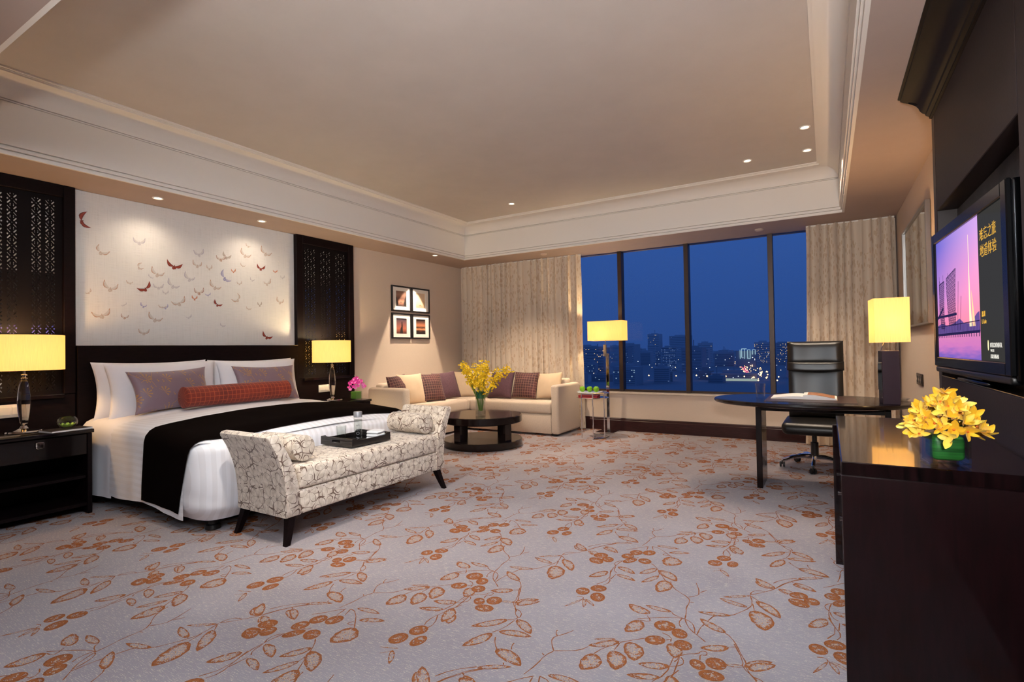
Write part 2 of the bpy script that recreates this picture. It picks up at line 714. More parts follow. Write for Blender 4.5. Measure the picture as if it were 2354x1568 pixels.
a2 = t.math('MULTIPLY', bursts(14.0, 1.1, 3.0, 0.2, -0.2), t.math('GREATER_THAN', t.noise(tc, 6, 1), 0.5))
wv = t.n('TexVoronoi', voronoi_dimensions='2D', feature='DISTANCE_TO_EDGE')
wv.inputs['Scale'].default_value = 6.5
t.l(tc, wv.inputs['Vector'])
a3 = t.math('MULTIPLY', t.math('LESS_THAN', wv.outputs['Distance'], 0.012), t.math('GREATER_THAN', t.noise(tc, 5, 1), 0.52))
k = t.math('MAXIMUM', t.math('MAXIMUM', a1, a2), a3)
k = t.math('MULTIPLY', k, t.math('GREATER_THAN', t.noise(tc, 240, 1), 0.42))
t.base(t.mix(k, rgba((128, 104, 114)), rgba((178, 130, 70))))
M_MAUVE = t.set(0.5, sheen=0.3)

# bench cut velvet: cream petals with dark brown outlines, drawn in metres on box-projected UVs
t = NT('cut_velvet_petals')
tcn = t.n('TexCoord')
wob = t.n('TexNoise', noise_dimensions='2D')
wob.inputs['Scale'].default_value = 7.0
t.l(tcn.outputs['UV'], wob.inputs['Vector'])
off = t.n('VectorMath', operation='MULTIPLY_ADD')
t.l(wob.outputs['Color'], off.inputs[0])
off.inputs[1].default_value = (0.05, 0.05, 0.0)
t.l(tcn.outputs['UV'], off.inputs[2])
SCL = 7.6
def flowers(shift, thick):
    mp = t.n('Mapping')
    mp.inputs['Location'].default_value = (shift, shift * 0.6, 0)
    mp.inputs['Scale'].default_value = (SCL, SCL, 1)
    t.l(off.outputs[0], mp.inputs[0])
    vo = t.n('TexVoronoi', voronoi_dimensions='2D')
    vo.inputs['Scale'].default_value = 1.0
    vo.inputs['Randomness'].default_value = 0.75
    t.l(mp.outputs[0], vo.inputs['Vector'])
    d = t.n('VectorMath', operation='SUBTRACT')
    t.l(mp.outputs[0], d.inputs[0])
    t.l(vo.outputs['Position'], d.inputs[1])
    s2 = t.n('SeparateXYZ')
    t.l(d.outputs[0], s2.inputs[0])
    sc = t.n('SeparateColor')
    t.l(vo.outputs['Color'], sc.inputs[0])
    an = t.math('ADD', t.math('ARCTAN2', s2.outputs[1], s2.outputs[0]), t.math('MULTIPLY', sc.outputs[0], 6.28))
    r = vo.outputs['Distance']
    a = t.math('ABSOLUTE', t.math('SINE', t.math('MULTIPLY', an, 3.0)))
    rad = t.math('ADD', t.math('MULTIPLY', t.math('POWER', a, 0.55), 0.42), 0.2)
    rim = t.math('LESS_THAN', t.math('ABSOLUTE', t.math('SUBTRACT', r, rad)), thick)
    rim = t.math('MULTIPLY', rim, t.math('GREATER_THAN', r, 0.2))
    inr = t.math('LESS_THAN', r, rad)
    ray = t.math('MULTIPLY', t.math('LESS_THAN', t.math('MULTIPLY', a, r), 0.02), t.math('LESS_THAN', r, 0.3))
    dot = t.math('LESS_THAN', t.math('ABSOLUTE', t.math('SUBTRACT', r, 0.07)), 0.014)
    vo2 = t.n('TexVoronoi', voronoi_dimensions='2D', feature='DISTANCE_TO_EDGE')
    vo2.inputs['Scale'].default_value = 1.0
    vo2.inputs['Randomness'].default_value = 0.75
    t.l(mp.outputs[0], vo2.inputs['Vector'])
    edge = t.math('MULTIPLY', t.math('LESS_THAN', vo2.outputs['Distance'], thick), t.math('LESS_THAN', rad, t.math('ADD', r, 0.12)))
    return t.math('MAXIMUM', t.math('MAXIMUM', rim, ray), t.math('MAXIMUM', dot, edge))
nb = t.n('TexNoise', noise_dimensions='2D')
nb.inputs['Scale'].default_value = 16.0
t.l(tcn.outputs['UV'], nb.inputs['Vector'])
thick = t.math('ADD', t.math('MULTIPLY', nb.outputs[0], 0.1), -0.028)
ln = flowers(0.0, thick)
nz = t.n('TexNoise', noise_dimensions='2D')
nz.inputs['Scale'].default_value = 30.0
t.l(tcn.outputs['UV'], nz.inputs['Vector'])
pet = t.ramp(nz.outputs[0], [(0.3, rgba((196, 180, 160))), (0.7, rgba((226, 213, 196)))])
t.base(t.mix(ln, pet, rgba((106, 82, 66))))
t.bump(t.math('SUBTRACT', 1.0, ln), 0.3, 0.004)
M_PETAL = t.set(0.8, sheen=0.3)

# curtain: tan leaf damask on a paler ground
t = NT('curtain_leaf_damask')
def leaves(rot, scale, thr):
    mp = t.n('Mapping')
    mp.inputs['Rotation'].default_value = (0, rot, 0)
    mp.inputs['Scale'].default_value = (scale * 3.0, 0.0, scale * 0.8)
    t.l(t.coord((1, 1, 1)), mp.inputs[0])
    vo = t.n('TexVoronoi')
    vo.inputs['Scale'].default_value = 1.0
    vo.inputs['Randomness'].default_value = 0.75
    t.l(mp.outputs[0], vo.inputs['Vector'])
    return t.math('LESS_THAN', vo.outputs['Distance'], thr)
big = t.noise(t.coord((1, 0.2, 1)), 2.6, 1)
k = t.math('MAXIMUM', leaves(0.6, 15, 0.34), leaves(-0.6, 15, 0.34))
k = t.math('MULTIPLY', k, t.math('GREATER_THAN', big, 0.42))
t.base(t.mix(k, rgba((208, 190, 168)), rgba((192, 167, 140))))
t.bump(t.noise(t.coord((1, 1, 1)), 300, 1), 0.15, 0.003)
M_CURTAIN = t.set(0.75, sheen=0.25)

# ------------------------------------------------------------------ traced layouts (metres): carpet repeat and mural butterflies
CARPET_STEMS = [
[(-0.566,2.376),(-0.574,2.441),(-0.586,2.483),(-0.580,2.542),(-0.599,2.589),(-0.655,2.624),(-0.697,2.669),(-0.715,2.719)],
[(-0.599,2.589),(-0.570,2.616),(-0.557,2.656),(-0.599,2.765)],
[(-0.559,2.666),(-0.536,2.706)],
[(-0.580,2.542),(-0.564,2.546)],
[(-0.566,2.376),(-0.602,2.370),(-0.652,2.342),(-0.704,2.308),(-0.747,2.275)],
[(-0.730,2.271),(-0.698,2.275),(-0.693,2.292),(-0.718,2.323)],
[(-0.566,2.376),(-0.580,2.378),(-0.619,2.388),(-0.632,2.409)],
[(-0.565,2.372),(-0.544,2.322),(-0.517,2.287),(-0.495,2.270),(-0.452,2.231)],
[(-0.565,2.372),(-0.538,2.365),(-0.513,2.322),(-0.504,2.278)],
[(-0.578,2.369),(-0.584,2.330),(-0.565,2.298)],
[(-0.493,2.271),(-0.493,2.334),(-0.484,2.365),(-0.474,2.414),(-0.460,2.467)],
[(-0.394,2.339),(-0.369,2.321),(-0.337,2.262),(-0.316,2.208),(-0.286,2.150),(-0.286,2.111),(-0.242,2.061)],
[(-0.336,2.255),(-0.364,2.239)],
[(-0.622,2.216),(-0.580,2.202),(-0.575,2.166)],
[(-0.594,2.167),(-0.576,2.185)],
[(-0.530,2.116),(-0.518,2.084),(-0.514,2.008),(-0.512,1.945),(-0.511,1.915)],
[(-0.518,2.084),(-0.497,2.113),(-0.459,2.131),(-0.457,2.154),(-0.438,2.165),(-0.428,2.149),(-0.435,2.131),(-0.454,2.134),(-0.446,2.093)],
[(-0.513,2.076),(-0.494,2.053),(-0.500,2.019),(-0.535,1.996)],
[(-0.249,2.882),(-0.288,2.821),(-0.346,2.756)],
[(-0.347,2.761),(-0.343,2.801),(-0.317,2.824),(-0.289,2.826)],
[(-0.346,2.751),(-0.325,2.669),(-0.334,2.614),(-0.362,2.560),(-0.396,2.499),(-0.458,2.478),(-0.474,2.414)],
[(-0.341,2.743),(-0.305,2.710)],
[(-0.326,2.668),(-0.312,2.607)],
[(-0.187,3.010),(-0.172,3.000)],
[(-0.249,2.882),(-0.210,2.985),(-0.140,3.072),(-0.100,3.101)],
[(-0.865,2.893),(-0.831,2.863),(-0.794,2.802),(-0.787,2.760),(-0.791,2.739)],
[(-0.794,2.802),(-0.776,2.773),(-0.742,2.716),(-0.735,2.708)],
[(-0.932,3.144),(-0.886,3.136),(-0.804,3.052),(-0.782,3.027)],
[(-0.809,3.050),(-0.832,3.037),(-0.847,3.053),(-0.830,3.070)],
[(-0.952,3.133),(-0.986,3.098),(-1.025,3.044),(-1.051,3.021)],
[(-0.501,3.428),(-0.540,3.307),(-0.550,3.238),(-0.534,3.200)],
[(-0.539,3.299),(-0.502,3.233),(-0.508,3.191)],
[(-0.932,3.144),(-0.911,3.089)],
[(-0.952,3.125),(-0.944,3.071)],
[(-0.953,2.941),(-0.958,2.923),(-0.985,2.923)],
[(-1.030,2.699),(-0.994,2.589),(-1.033,2.507)],
[(-0.992,2.597),(-0.988,2.669)],
[(-1.027,2.769),(-1.047,2.801),(-1.037,2.835),(-1.017,2.854)],
[(-1.023,2.758),(-1.015,2.707),(-0.992,2.687)],
[(-1.017,2.854),(-1.029,2.775),(-1.026,2.688),(-1.002,2.610),(-0.981,2.560),(-1.000,2.513)],
[(-1.068,2.340),(-1.037,2.352),(-1.031,2.328)],
[(-1.253,2.895),(-1.203,3.005),(-1.128,3.089)],
[(-1.291,2.142),(-1.307,2.133),(-1.260,2.089),(-1.244,2.049),(-1.214,2.028)],
[(-1.260,2.089),(-1.225,2.079),(-1.208,2.041),(-1.210,2.026)],
[(-1.214,2.028),(-1.219,2.003),(-1.244,1.989)],
[(-1.216,1.999),(-1.223,1.917),(-1.248,1.869)],
[(-1.126,1.845),(-1.123,1.820),(-1.112,1.800)],
[(-1.217,1.845),(-1.194,1.803),(-1.164,1.774)],
[(-1.092,1.708),(-1.084,1.696)],
[(-1.268,1.514),(-1.236,1.577),(-1.167,1.636)],
[(-0.958,1.875),(-0.914,1.900),(-0.873,1.925),(-0.852,1.969)],
[(-0.752,2.059),(-0.721,2.092),(-0.674,2.138)],
[(-0.751,2.055),(-0.795,1.993),(-0.814,1.935)],
[(-0.751,2.055),(-0.754,1.998)],
[(-0.960,1.874),(-0.992,1.917),(-1.007,1.955),(-0.996,1.977),(-0.976,2.005),(-0.954,2.050)],
[(-0.995,1.978),(-1.014,2.000),(-1.015,2.020)],
[(-0.960,1.871),(-0.978,1.825),(-0.975,1.767),(-0.989,1.685)],
[(-0.979,1.828),(-0.993,1.838)],
[(-1.543,2.110),(-1.542,2.034),(-1.540,1.952),(-1.573,1.885)],
[(-1.540,2.106),(-1.522,2.077),(-1.533,2.044)],
[(-1.355,2.282),(-1.306,2.176),(-1.307,2.133)],
[(-1.017,2.854),(-0.993,2.845)]]
CARPET_LEAVES = [
(-0.712,2.345,-0.824,2.386,0.500),
(-0.731,2.270,-0.759,2.147,0.550),
(-0.632,2.409,-0.754,2.414,0.300),
(-0.392,2.340,-0.510,2.412,0.330),
(-0.364,2.236,-0.463,2.176,0.400),
(-0.278,2.115,-0.194,2.198,0.420),
(-0.296,2.131,-0.361,2.108,0.300),
(-0.535,1.996,-0.644,1.954,0.380),
(-0.562,1.911,-0.660,1.868,0.350),
(-0.571,2.153,-0.530,2.059,0.600),
(-0.251,2.881,-0.345,2.966,0.380),
(-0.345,2.746,-0.456,2.670,0.160),
(-0.342,2.619,-0.469,2.650,0.280),
(-0.396,2.503,-0.531,2.467,0.220),
(-0.313,2.706,-0.204,2.583,0.350),
(-0.310,2.603,-0.253,2.439,0.550),
(-0.233,2.891,-0.192,2.842,0.450),
(-0.172,3.000,-0.074,2.939,0.330),
(-0.820,2.841,-0.883,2.733,0.350),
(-0.786,2.755,-0.843,2.636,0.270),
(-0.803,2.824,-0.688,2.734,0.450),
(-0.738,2.718,-0.740,2.571,0.550),
(-0.910,3.164,-0.779,3.177,0.250),
(-0.820,3.091,-0.711,3.142,0.300),
(-0.779,3.036,-0.787,2.904,0.800),
(-0.509,3.012,-0.584,2.982,0.100),
(-0.518,2.986,-0.552,2.948,0.120),
(-0.522,2.991,-0.466,2.915,0.250),
(-0.505,3.342,-0.449,3.262,0.550),
(-0.547,3.352,-0.646,3.316,0.300),
(-1.039,2.681,-1.101,2.568,0.420),
(-1.012,2.764,-0.901,2.717,0.380),
(-0.982,2.666,-0.873,2.638,0.330),
(-1.031,2.328,-1.079,2.219,0.120),
(-1.027,2.331,-0.996,2.255,0.250),
(-1.020,2.334,-0.956,2.287,0.220),
(-1.183,2.991,-1.078,2.950,0.420),
(-1.253,2.895,-1.348,2.935,0.550),
(-1.299,2.138,-1.211,2.223,0.320),
(-1.244,1.989,-1.357,1.863,0.280),
(-1.244,1.863,-1.299,1.721,0.360),
(-1.210,2.012,-1.099,1.936,0.380),
(-1.228,1.888,-1.085,1.919,0.320),
(-1.167,1.772,-1.023,1.723,0.420),
(-1.163,1.631,-1.051,1.701,0.200),
(-0.755,2.065,-0.856,1.974,0.300),
(-0.774,2.074,-0.853,2.030,0.200),
(-0.807,1.935,-0.817,1.814,0.650),
(-0.752,1.992,-0.705,1.874,0.600),
(-0.718,2.082,-0.662,1.964,0.600),
(-1.524,1.952,-1.489,1.829,0.450),
(-1.231,2.899,-1.162,2.858,0.500)]
CARPET_BERRIES = [
(-0.628,2.275,0.044,0.010,0.008,-0.044),
(-0.558,2.243,0.033,-0.001,0.004,-0.038),
(-0.633,2.145,0.039,0.014,0.008,-0.035),
(-0.526,2.163,0.036,0.004,0.005,-0.037),
(-0.448,2.058,0.031,-0.009,-0.001,-0.031),
(-0.389,2.098,0.038,0.001,0.002,-0.040),
(-0.390,2.014,0.045,0.006,0.002,-0.033),
(-0.146,2.856,0.040,0.006,-0.000,-0.036),
(-0.142,2.775,0.045,-0.014,-0.003,-0.036),
(-0.089,2.820,0.032,-0.006,-0.003,-0.037),
(-0.529,3.157,0.037,0.010,0.005,-0.041),
(-0.561,3.067,0.037,0.010,0.006,-0.043),
(-0.474,3.093,0.028,0.011,0.005,-0.042),
(-1.007,2.468,0.037,0.017,0.013,-0.034),
(-1.064,2.403,0.030,0.017,0.016,-0.036),
(-0.977,2.380,0.034,0.011,0.016,-0.044),
(-1.013,2.931,0.032,0.018,0.012,-0.035),
(-0.986,3.005,0.033,0.018,0.012,-0.036),
(-0.981,2.874,0.031,0.034,0.011,-0.028),
(-0.919,3.037,0.033,0.018,0.011,-0.038),
(-0.906,2.907,0.037,0.005,0.009,-0.038),
(-1.148,2.787,0.037,0.011,0.014,-0.039),
(-1.097,2.833,0.030,0.016,0.012,-0.031),
(-1.151,2.872,0.037,0.014,0.012,-0.032)]
BUTTERFLIES = [
("R",1.920,2.359,1.959,2.446,1.986,2.310),
("O",2.054,2.113,2.046,2.183,2.128,2.130),
("L",2.356,2.246,2.306,2.289,2.406,2.296),
("O",2.350,2.015,2.378,2.062,2.394,2.017),
("O",2.508,1.971,2.463,2.045,2.571,1.995),
("L",2.451,1.939,2.434,1.968,2.479,1.934),
("R",2.656,2.064,2.590,2.127,2.733,2.099),
("O",2.127,1.800,2.083,1.877,2.188,1.848),
("O",2.285,1.865,2.249,1.888,2.302,1.882),
("R",2.404,1.825,2.329,1.825,2.434,1.900),
("L",2.517,1.846,2.470,1.880,2.561,1.885),
("L",2.645,1.874,2.609,1.951,2.709,1.880),
("L",2.580,1.798,2.551,1.825,2.603,1.827),
("O",1.969,1.752,1.941,1.748,1.979,1.789),
("O",2.064,1.561,1.984,1.588,2.122,1.627),
("P",2.237,1.549,2.209,1.585,2.268,1.576),
("L",2.233,1.664,2.207,1.657,2.251,1.685),
("B",2.389,1.659,2.368,1.699,2.417,1.676),
("O",2.550,1.663,2.514,1.682,2.584,1.676),
("B",2.576,1.657,2.555,1.658,2.597,1.695),
("O",2.700,1.711,2.626,1.722,2.750,1.787),
("O",2.487,1.544,2.434,1.615,2.554,1.558),
("O",2.391,1.412,2.346,1.452,2.437,1.451),
("L",2.787,1.573,2.761,1.580,2.814,1.608),
("L",3.131,1.501,3.102,1.533,3.161,1.511),
("R",3.075,1.719,3.046,1.777,3.127,1.728),
("R",3.630,1.391,3.581,1.462,3.703,1.398),
("R",3.564,2.155,3.517,2.207,3.615,2.199),
("S",3.250,2.083,3.226,2.113,3.271,2.119),
("S",3.742,2.141,3.714,2.161,3.774,2.168),
("S",2.847,1.762,2.822,1.800,2.871,1.800),
("B",2.979,1.812,2.949,1.824,3.005,1.840),
("L",2.893,2.218,2.839,2.255,2.935,2.281),
("O",2.876,2.100,2.833,2.157,2.920,2.143),
("O",2.995,2.084,2.970,2.121,3.020,2.128),
("P",3.113,2.198,3.065,2.237,3.163,2.254),
("G",3.172,2.227,3.143,2.290,3.230,2.262),
("L",2.800,1.957,2.759,2.033,2.854,1.983),
("B",3.153,2.007,3.142,2.099,3.227,1.983),
("O",3.053,1.899,3.006,1.977,3.120,1.910),
("P",2.890,1.828,2.842,1.873,2.935,1.885),
("O",3.296,1.787,3.223,1.787,3.291,1.858),
("O",3.382,2.278,3.342,2.357,3.455,2.297),
("O",3.421,2.381,3.394,2.417,3.445,2.389),
("O",3.626,2.335,3.577,2.419,3.705,2.354),
("O",3.356,2.159,3.331,2.192,3.384,2.169),
("W",3.800,2.253,3.783,2.291,3.826,2.256),
("O",3.636,1.994,3.600,2.018,3.683,2.059),
("O",3.802,1.794,3.765,1.859,3.851,1.834),
("G",3.549,1.743,3.524,1.782,3.569,1.788),
("O",3.316,1.959,3.286,1.983,3.339,1.994),
("L",3.463,2.011,3.441,2.048,3.489,2.029),
("L",3.834,2.081,3.813,2.108,3.864,2.114),
("O",3.421,1.695,3.390,1.721,3.450,1.706)]

# ================================================================== THE ROOM
YB = -3.0                       # wall behind the camera
b = B().box(BW - 0.2, TW + 0.2, YB - 0.2, DW + 0.25, -0.2, 0, 0)
floor = struct('floor', b, M_CARPET, label='mauve grey carpet with rust leaf and berry sprays')

# carpet motif, woven 1 mm proud of the ground, repeated on its half-drop lattice
P1, P2 = (1.005, -0.01), (0.0, 1.44)
mv, mf, mr = [], [], []
_lv = 0


def _poly(pts, rims):
    n = len(mv)
    mv.extend(pts)
    mr.extend(rims)
    return n


def motif_stem(pts, ox, oy):
    wd = 0.0023
    P = [Vector((p[0] + ox, p[1] + oy)) for p in pts]
    # round the polyline
    Q = [P[0]]
    for i in range(len(P) - 1):
        Q += [P[i].lerp(P[i + 1], 0.33), P[i].lerp(P[i + 1], 0.67)]
    Q.append(P[-1])
    n = len(mv)
    global _lv
    _lv = (_lv + 1) % 40
    zz = 0.0003 + _lv * 0.00001
    for i, p in enumerate(Q):
        t = (Q[min(i + 1, len(Q) - 1)] - Q[max(0, i - 1)])
        t = t.normalized() if t.length > 1e-6 else Vector((1, 0))
        q = Vector((-t.y, t.x)) * wd * (0.9 + 0.3 * sin(i * 1.7))
        mv.extend([(p.x + q.x, p.y + q.y, zz), (p.x - q.x, p.y - q.y, zz)])
        mr.extend([1.0, 1.0])
    for i in range(len(Q) - 1):
        a = n + 2 * i
        mf.append([a, a + 1, a + 3, a + 2])


def motif_blob(ring, cx, cy, inner, mid, outer):
    """outline ring plus an inner ring; rim value 1 outside, `inner` in the middle"""
    n = len(mv)
    k = len(ring)
    global _lv
    _lv = (_lv + 1) % 40
    zz = 0.0007 + _lv * 0.00001
    for (x, y) in ring:
        mv.append((x, y, zz)); mr.append(outer)
    for (x, y) in ring:
        mv.append((cx + (x - cx) * 0.62, cy + (y - cy) * 0.62, zz)); mr.append(mid)
    mv.append((cx, cy, zz)); mr.append(inner)
    for i in range(k):
        j = (i + 1) % k
        mf.append([n + i, n + j, n + k + j, n + k + i])
        mf.append([n + k + i, n + k + j, n + 2 * k])


def motif_leaf(x0, y0, x1, y1, wr, ox, oy):
    a, c = Vector((x0 + ox, y0 + oy)), Vector((x1 + ox, y1 + oy))
    d = c - a
    q = Vector((-d.y, d.x)) * wr * 0.62
    bend = q * 0.18
    ring = []
    for s in (1, -1):
        ts = (0.0, 0.07, 0.17, 0.3, 0.44, 0.58, 0.72, 0.85, 0.94, 1.0) if s > 0 else (0.94, 0.85, 0.72, 0.58, 0.44, 0.3, 0.17, 0.07)
        for tt in ts:
            wv = 2.05 * tt ** 0.6 * (1 - tt) ** 0.75 if 0 < tt < 1 else 0.0
            wv *= 1 + 0.07 * sin(tt * 25 + s)
            p = a + d * tt + q * s * wv + bend * sin(pi * tt)
            ring.append((p.x, p.y))
    m = a + d * 0.45 + bend
    motif_blob(ring, m.x, m.y, -0.05, 0.22, 0.8)


for i in range(-6, 3):
    for j in range(-3, 5):
        ox, oy = P1[0] * i + P2[0] * j, P1[1] * i + P2[1] * j
        if not (-6.2 < -0.6 + ox < 1.4 and -1.0 < 2.6 + oy < 8.6):
            continue
        for sline in CARPET_STEMS:
            motif_stem(sline, ox, oy)
        for lf in CARPET_LEAVES:
            motif_leaf(*lf, ox, oy)
        for (cx, cy, e1x, e1y, e2x, e2y) in CARPET_BERRIES:
            ring = []
            for k in range(14):
                a = 2 * pi * k / 14
                ring.append((cx + ox + e1x * cos(a) + e2x * sin(a), cy + oy + e1y * cos(a) + e2y * sin(a)))
            motif_blob(ring, cx + ox, cy + oy, 0.42, 0.55, 0.85)
keep = [all(BW < mv[i][0] < TW and -1.0 < mv[i][1] < DW for i in f) for f in mf]
b = B()
b.v, b.f = mv, [f for f, k in zip(mf, keep) if k]
o = part('carpet_motif', b, M_MOTIF, floor, smooth=False, fix=False, label='rust coloured leaf, berry and twig sprays woven into the carpet')
o['kind'] = 'stuff'
for p in o.data.polygons:
    if p.normal.z < 0:
        p.flip()
at = o.data.attributes.new('rim', 'FLOAT', 'POINT')
at.data.foreach_set('value', mr)

# walls
struct('wall_left', B().box(BW - 0.2, BW, YB - 0.2, DW + 0.25, 0, CZ + 0.2, 0), M_WALL)
struct('wall_right', B().box(TW, TW + 0.2, YB - 0.2, DW + 0.25, 0, CZ + 0.2, 0), M_WALL)
struct('wall_back', B().box(BW, TW, YB - 0.2, YB, 0, CZ + 0.2, 0), M_WALL)
WX0, WX1, WZ0 = -4.95, 0.45, 0.535
b = B().box(BW, TW, DW, DW + 0.25, 0, WZ0, 0)
b.box(BW, WX0, DW, DW + 0.25, WZ0, SZ + 0.05, 0)
b.box(WX1, TW, DW, DW + 0.25, WZ0, SZ + 0.05, 0)
b.box(BW, TW, DW, DW + 0.25, SZ + 0.05, CZ + 0.2, 0)
struct('wall_front', b, M_WALL)
struct('trim_1', B().box(WX0, WX1, DW - 0.035, DW + 0.14, WZ0, WZ0 + 0.025, 0.006, 2), M_SILL, label='cream stone sill under the window')

# baseboards: dark wood with a lip
def base_prof(d):
    return [(0, 0), (d, 0), (d, 0.145), (d - 0.006, 0.152), (d - 0.006, 0.17), (d - 0.014, 0.182), (0, 0.182)]


struct('baseboard_front', B().prism([(DW - y, z) for y, z in base_prof(0.022)], BW, TW, 'x'), M_BASE, smooth=False)
struct('baseboard_right', B().prism([(TW - x, z) for x, z in base_prof(0.022)], YB, DW, 'y'), M_BASE)
struct('baseboard_left', B().prism([(BW + x, z) for x, z in base_prof(0.022)], YB, DW, 'y'), M_BASE)

# ceiling: raised tray with a coved frieze, lower soffit all round
struct('ceiling', B().box(BW - 0.2, TW + 0.2, YB - 0.2, DW + 0.25, CZ, CZ + 0.2, 0), M_CEIL)
b = B()
b.box(BW, TX0 - 0.02, YB, DW + 0.25, SZ, CZ, 0)
b.box(TX1 + 0.02, TW, YB, DW + 0.25, SZ, CZ, 0)
b.box(TX0 - 0.02, TX1 + 0.02, TY1 + 0.02, DW + 0.25, SZ, CZ, 0)
b.box(TX0 - 0.02, TX1 + 0.02, YB, TY0 - 0.02, SZ, CZ, 0)
struct('ceiling_soffit', b, M_SOFF)
prof = [(-0.021, SZ), (0.0, SZ), (0.0, 2.644), (-0.012, 2.645), (-0.012, 2.651), (0.012, 2.652), (0.012, 2.674), (0.0, 2.675), (0.0, 2.681), (0.024, 2.682), (0.024, 2.98)]
prof += [(0.014, 2.981), (0.014, 2.986), (0.024, 2.987), (0.024, 2.994), (0.014, 2.995), (0.014, 3.0), (0.03, 3.001)]
prof += [(0.03 + 0.165 * (1 - cos(a)), 3.003 + 0.115 * sin(a)) for a in [pi / 2 * i / 12 for i in range(13)]]
prof += [(0.2, 3.118), (0.2, 3.128), (0.208, 3.129), (0.208, 3.134), (0.222, 3.135), (0.222, CZ)]
v, f = [], []
for d, z in prof:
    v += [(TX0 + d, TY0 + d, z), (TX1 - d, TY0 + d, z), (TX1 - d, TY1 - d, z), (TX0 + d, TY1 - d, z)]
for i in range(len(prof) - 1):
    for k in range(4):
        k2 = (k + 1) % 4
        f.append([4 * i + k, 4 * i + k2, 4 * i + 4 + k2, 4 * i + 4 + k])
o = part('trim_2', B().add(v, f), M_TRIM, smooth=True, ang=25, label='stepped and coved frieze around the raised ceiling')
o['kind'] = 'structure'
# window: frame, three mullions, four panes, dusk city beyond
M_MULL = mat('bronze_aluminium', (62, 50, 44), 0.4, 0.6)
b = B()
GY = DW + 0.10
b.box(WX0, WX1, GY, GY + 0.09, WZ0 + 0.025, WZ0 + 0.055, 0.002)
b.box(WX0, WX1, GY, GY + 0.09, SZ + 0.0, SZ + 0.05, 0.002)
b.box(WX0, WX0 + 0.05, GY, GY + 0.09, WZ0, SZ, 0.002)
b.box(WX1 - 0.05, WX1, GY, GY + 0.09, WZ0, SZ, 0.002)
win = struct('window_1', b, M_MULL, label='wide picture window with slim bronze mullions')
mx = [WX0 + 0.05, -4.53, -3.56, -2.597, -1.645, -0.602, 0.36, WX1 - 0.05]
for x in mx[1:-1]:
    o = part('mullion', B().box(x - 0.03, x + 0.03, GY - 0.035, GY + 0.09, WZ0 + 0.025, SZ, 0.003), M_MULL, win)
for i in range(len(mx) - 1):
    part('pane', B().box(mx[i] + 0.0, mx[i + 1] - 0.0, GY + 0.05, GY + 0.056, WZ0 + 0.05, SZ, 0), M_GLASS, win, smooth=False)

# ------------------------------------------------------------------ downlights
M_LENS = emis('halogen_lens', (1.0, 0.88, 0.7), 6, True)
M_RING = mat('white_downlight_ring', (232, 226, 216), 0.4)
_ring = mesh_of('trim_ring', B().lathe([(0.045, 0.0), (0.045, -0.006), (0.036, -0.008), (0.03, -0.001)], seg=24, cap=False), M_RING)
_lens = mesh_of('lens', B().lathe([(0.001, -0.0012), (0.03, -0.0012)], seg=20, cap=False), M_LENS)


def downlight(x, y, z, label, energy, col=WARM, size=70, blend=0.35, aim=None, group=None, soft=0.03):
    t = thing('ceiling_downlight', label, 'downlight', (x, y, z), 0, group)
    inst('trim_ring', _ring, t, Matrix.Translation((x, y, z)))
    inst('lens', _lens, t, Matrix.Translation((x, y, z)))
    lamp('downlight_beam', 'SPOT', (x, y, z - 0.012), energy, col, t, aim=aim or (x, y, 0), spot_size=radians(size), spot_blend=blend, shadow_soft_size=soft)
    return t


downlight(-0.13, 5.354, CZ, 'nearer of two lit ceiling downlights by the right cove', 75, size=85)
downlight(-0.13, 6.0, CZ, 'lit ceiling downlight in the right far corner of the tray', 45, size=85)
downlight(-0.678, 5.984, CZ, 'lit ceiling downlight left of the corner pair', 60, size=85)
downlight(-3.563, 5.964, CZ, 'lit ceiling downlight above the sofa and round table', 290, size=88, aim=(-3.95, 5.95, 0), blend=0.7)
downlight(-5.131, 2.384, SZ, 'lit soffit downlight left above the butterfly mural', 12, size=140, blend=1.0, aim=(-5.2, 2.42, 0.8))
downlight(-5.144, 3.403, SZ, 'lit soffit downlight right above the butterfly mural', 12, size=140, blend=1.0, aim=(-5.2, 3.4, 0.8))
downlight(-4.96, 6.06, SZ, 'lit soffit spotlight aimed at the four framed pictures', 150, size=50, blend=0.12, aim=(-5.43, 6.02, 1.25))
for i, (x, y) in enumerate([(-2.5, 1.5), (-1.55, 2.05), (-0.5, 2.7)]):  # unseen tray downlights, added to brighten bench and carpet
    downlight(x, y, CZ, ('added tray downlight over the bench, above the view', 'added tray downlight over the carpet, above the view', 'added tray downlight before the console, above the view')[i], (220, 70, 230)[i], (WARM2, WARM, NEUT)[i], (80, 90, 120)[i], 0.9, aim=((-3.1, 3.1, 0.4), (-2.3, 3.5, 0), (-1.0, 2.0, 0))[i], soft=0.05)
for i, (x, y) in enumerate([(-3.2, 0.45), (-1.6, 0.45), (-0.4, 0.2), (-2.6, -1.0), (-0.8, -1.0)]):  # unseen entrance downlights, added as cool fill for bed foot and foreground
    downlight(x, y, SZ, ('first', 'second', 'third', 'fourth', 'fifth')[i] + ' added cool fill downlight in the entrance soffit, behind the view', (8, 75, 125, 10, 110)[i], NEUT, 140, 0.6, aim=((-3.4, 2.0, 0.4), (-3.3, 2.6, 0.3), (-2.2, 2.6, 0.1), (-3.0, 1.0, 0), (-1.0, 1.9, 0))[i], group='added fill downlights over the entrance end', soft=0.12)
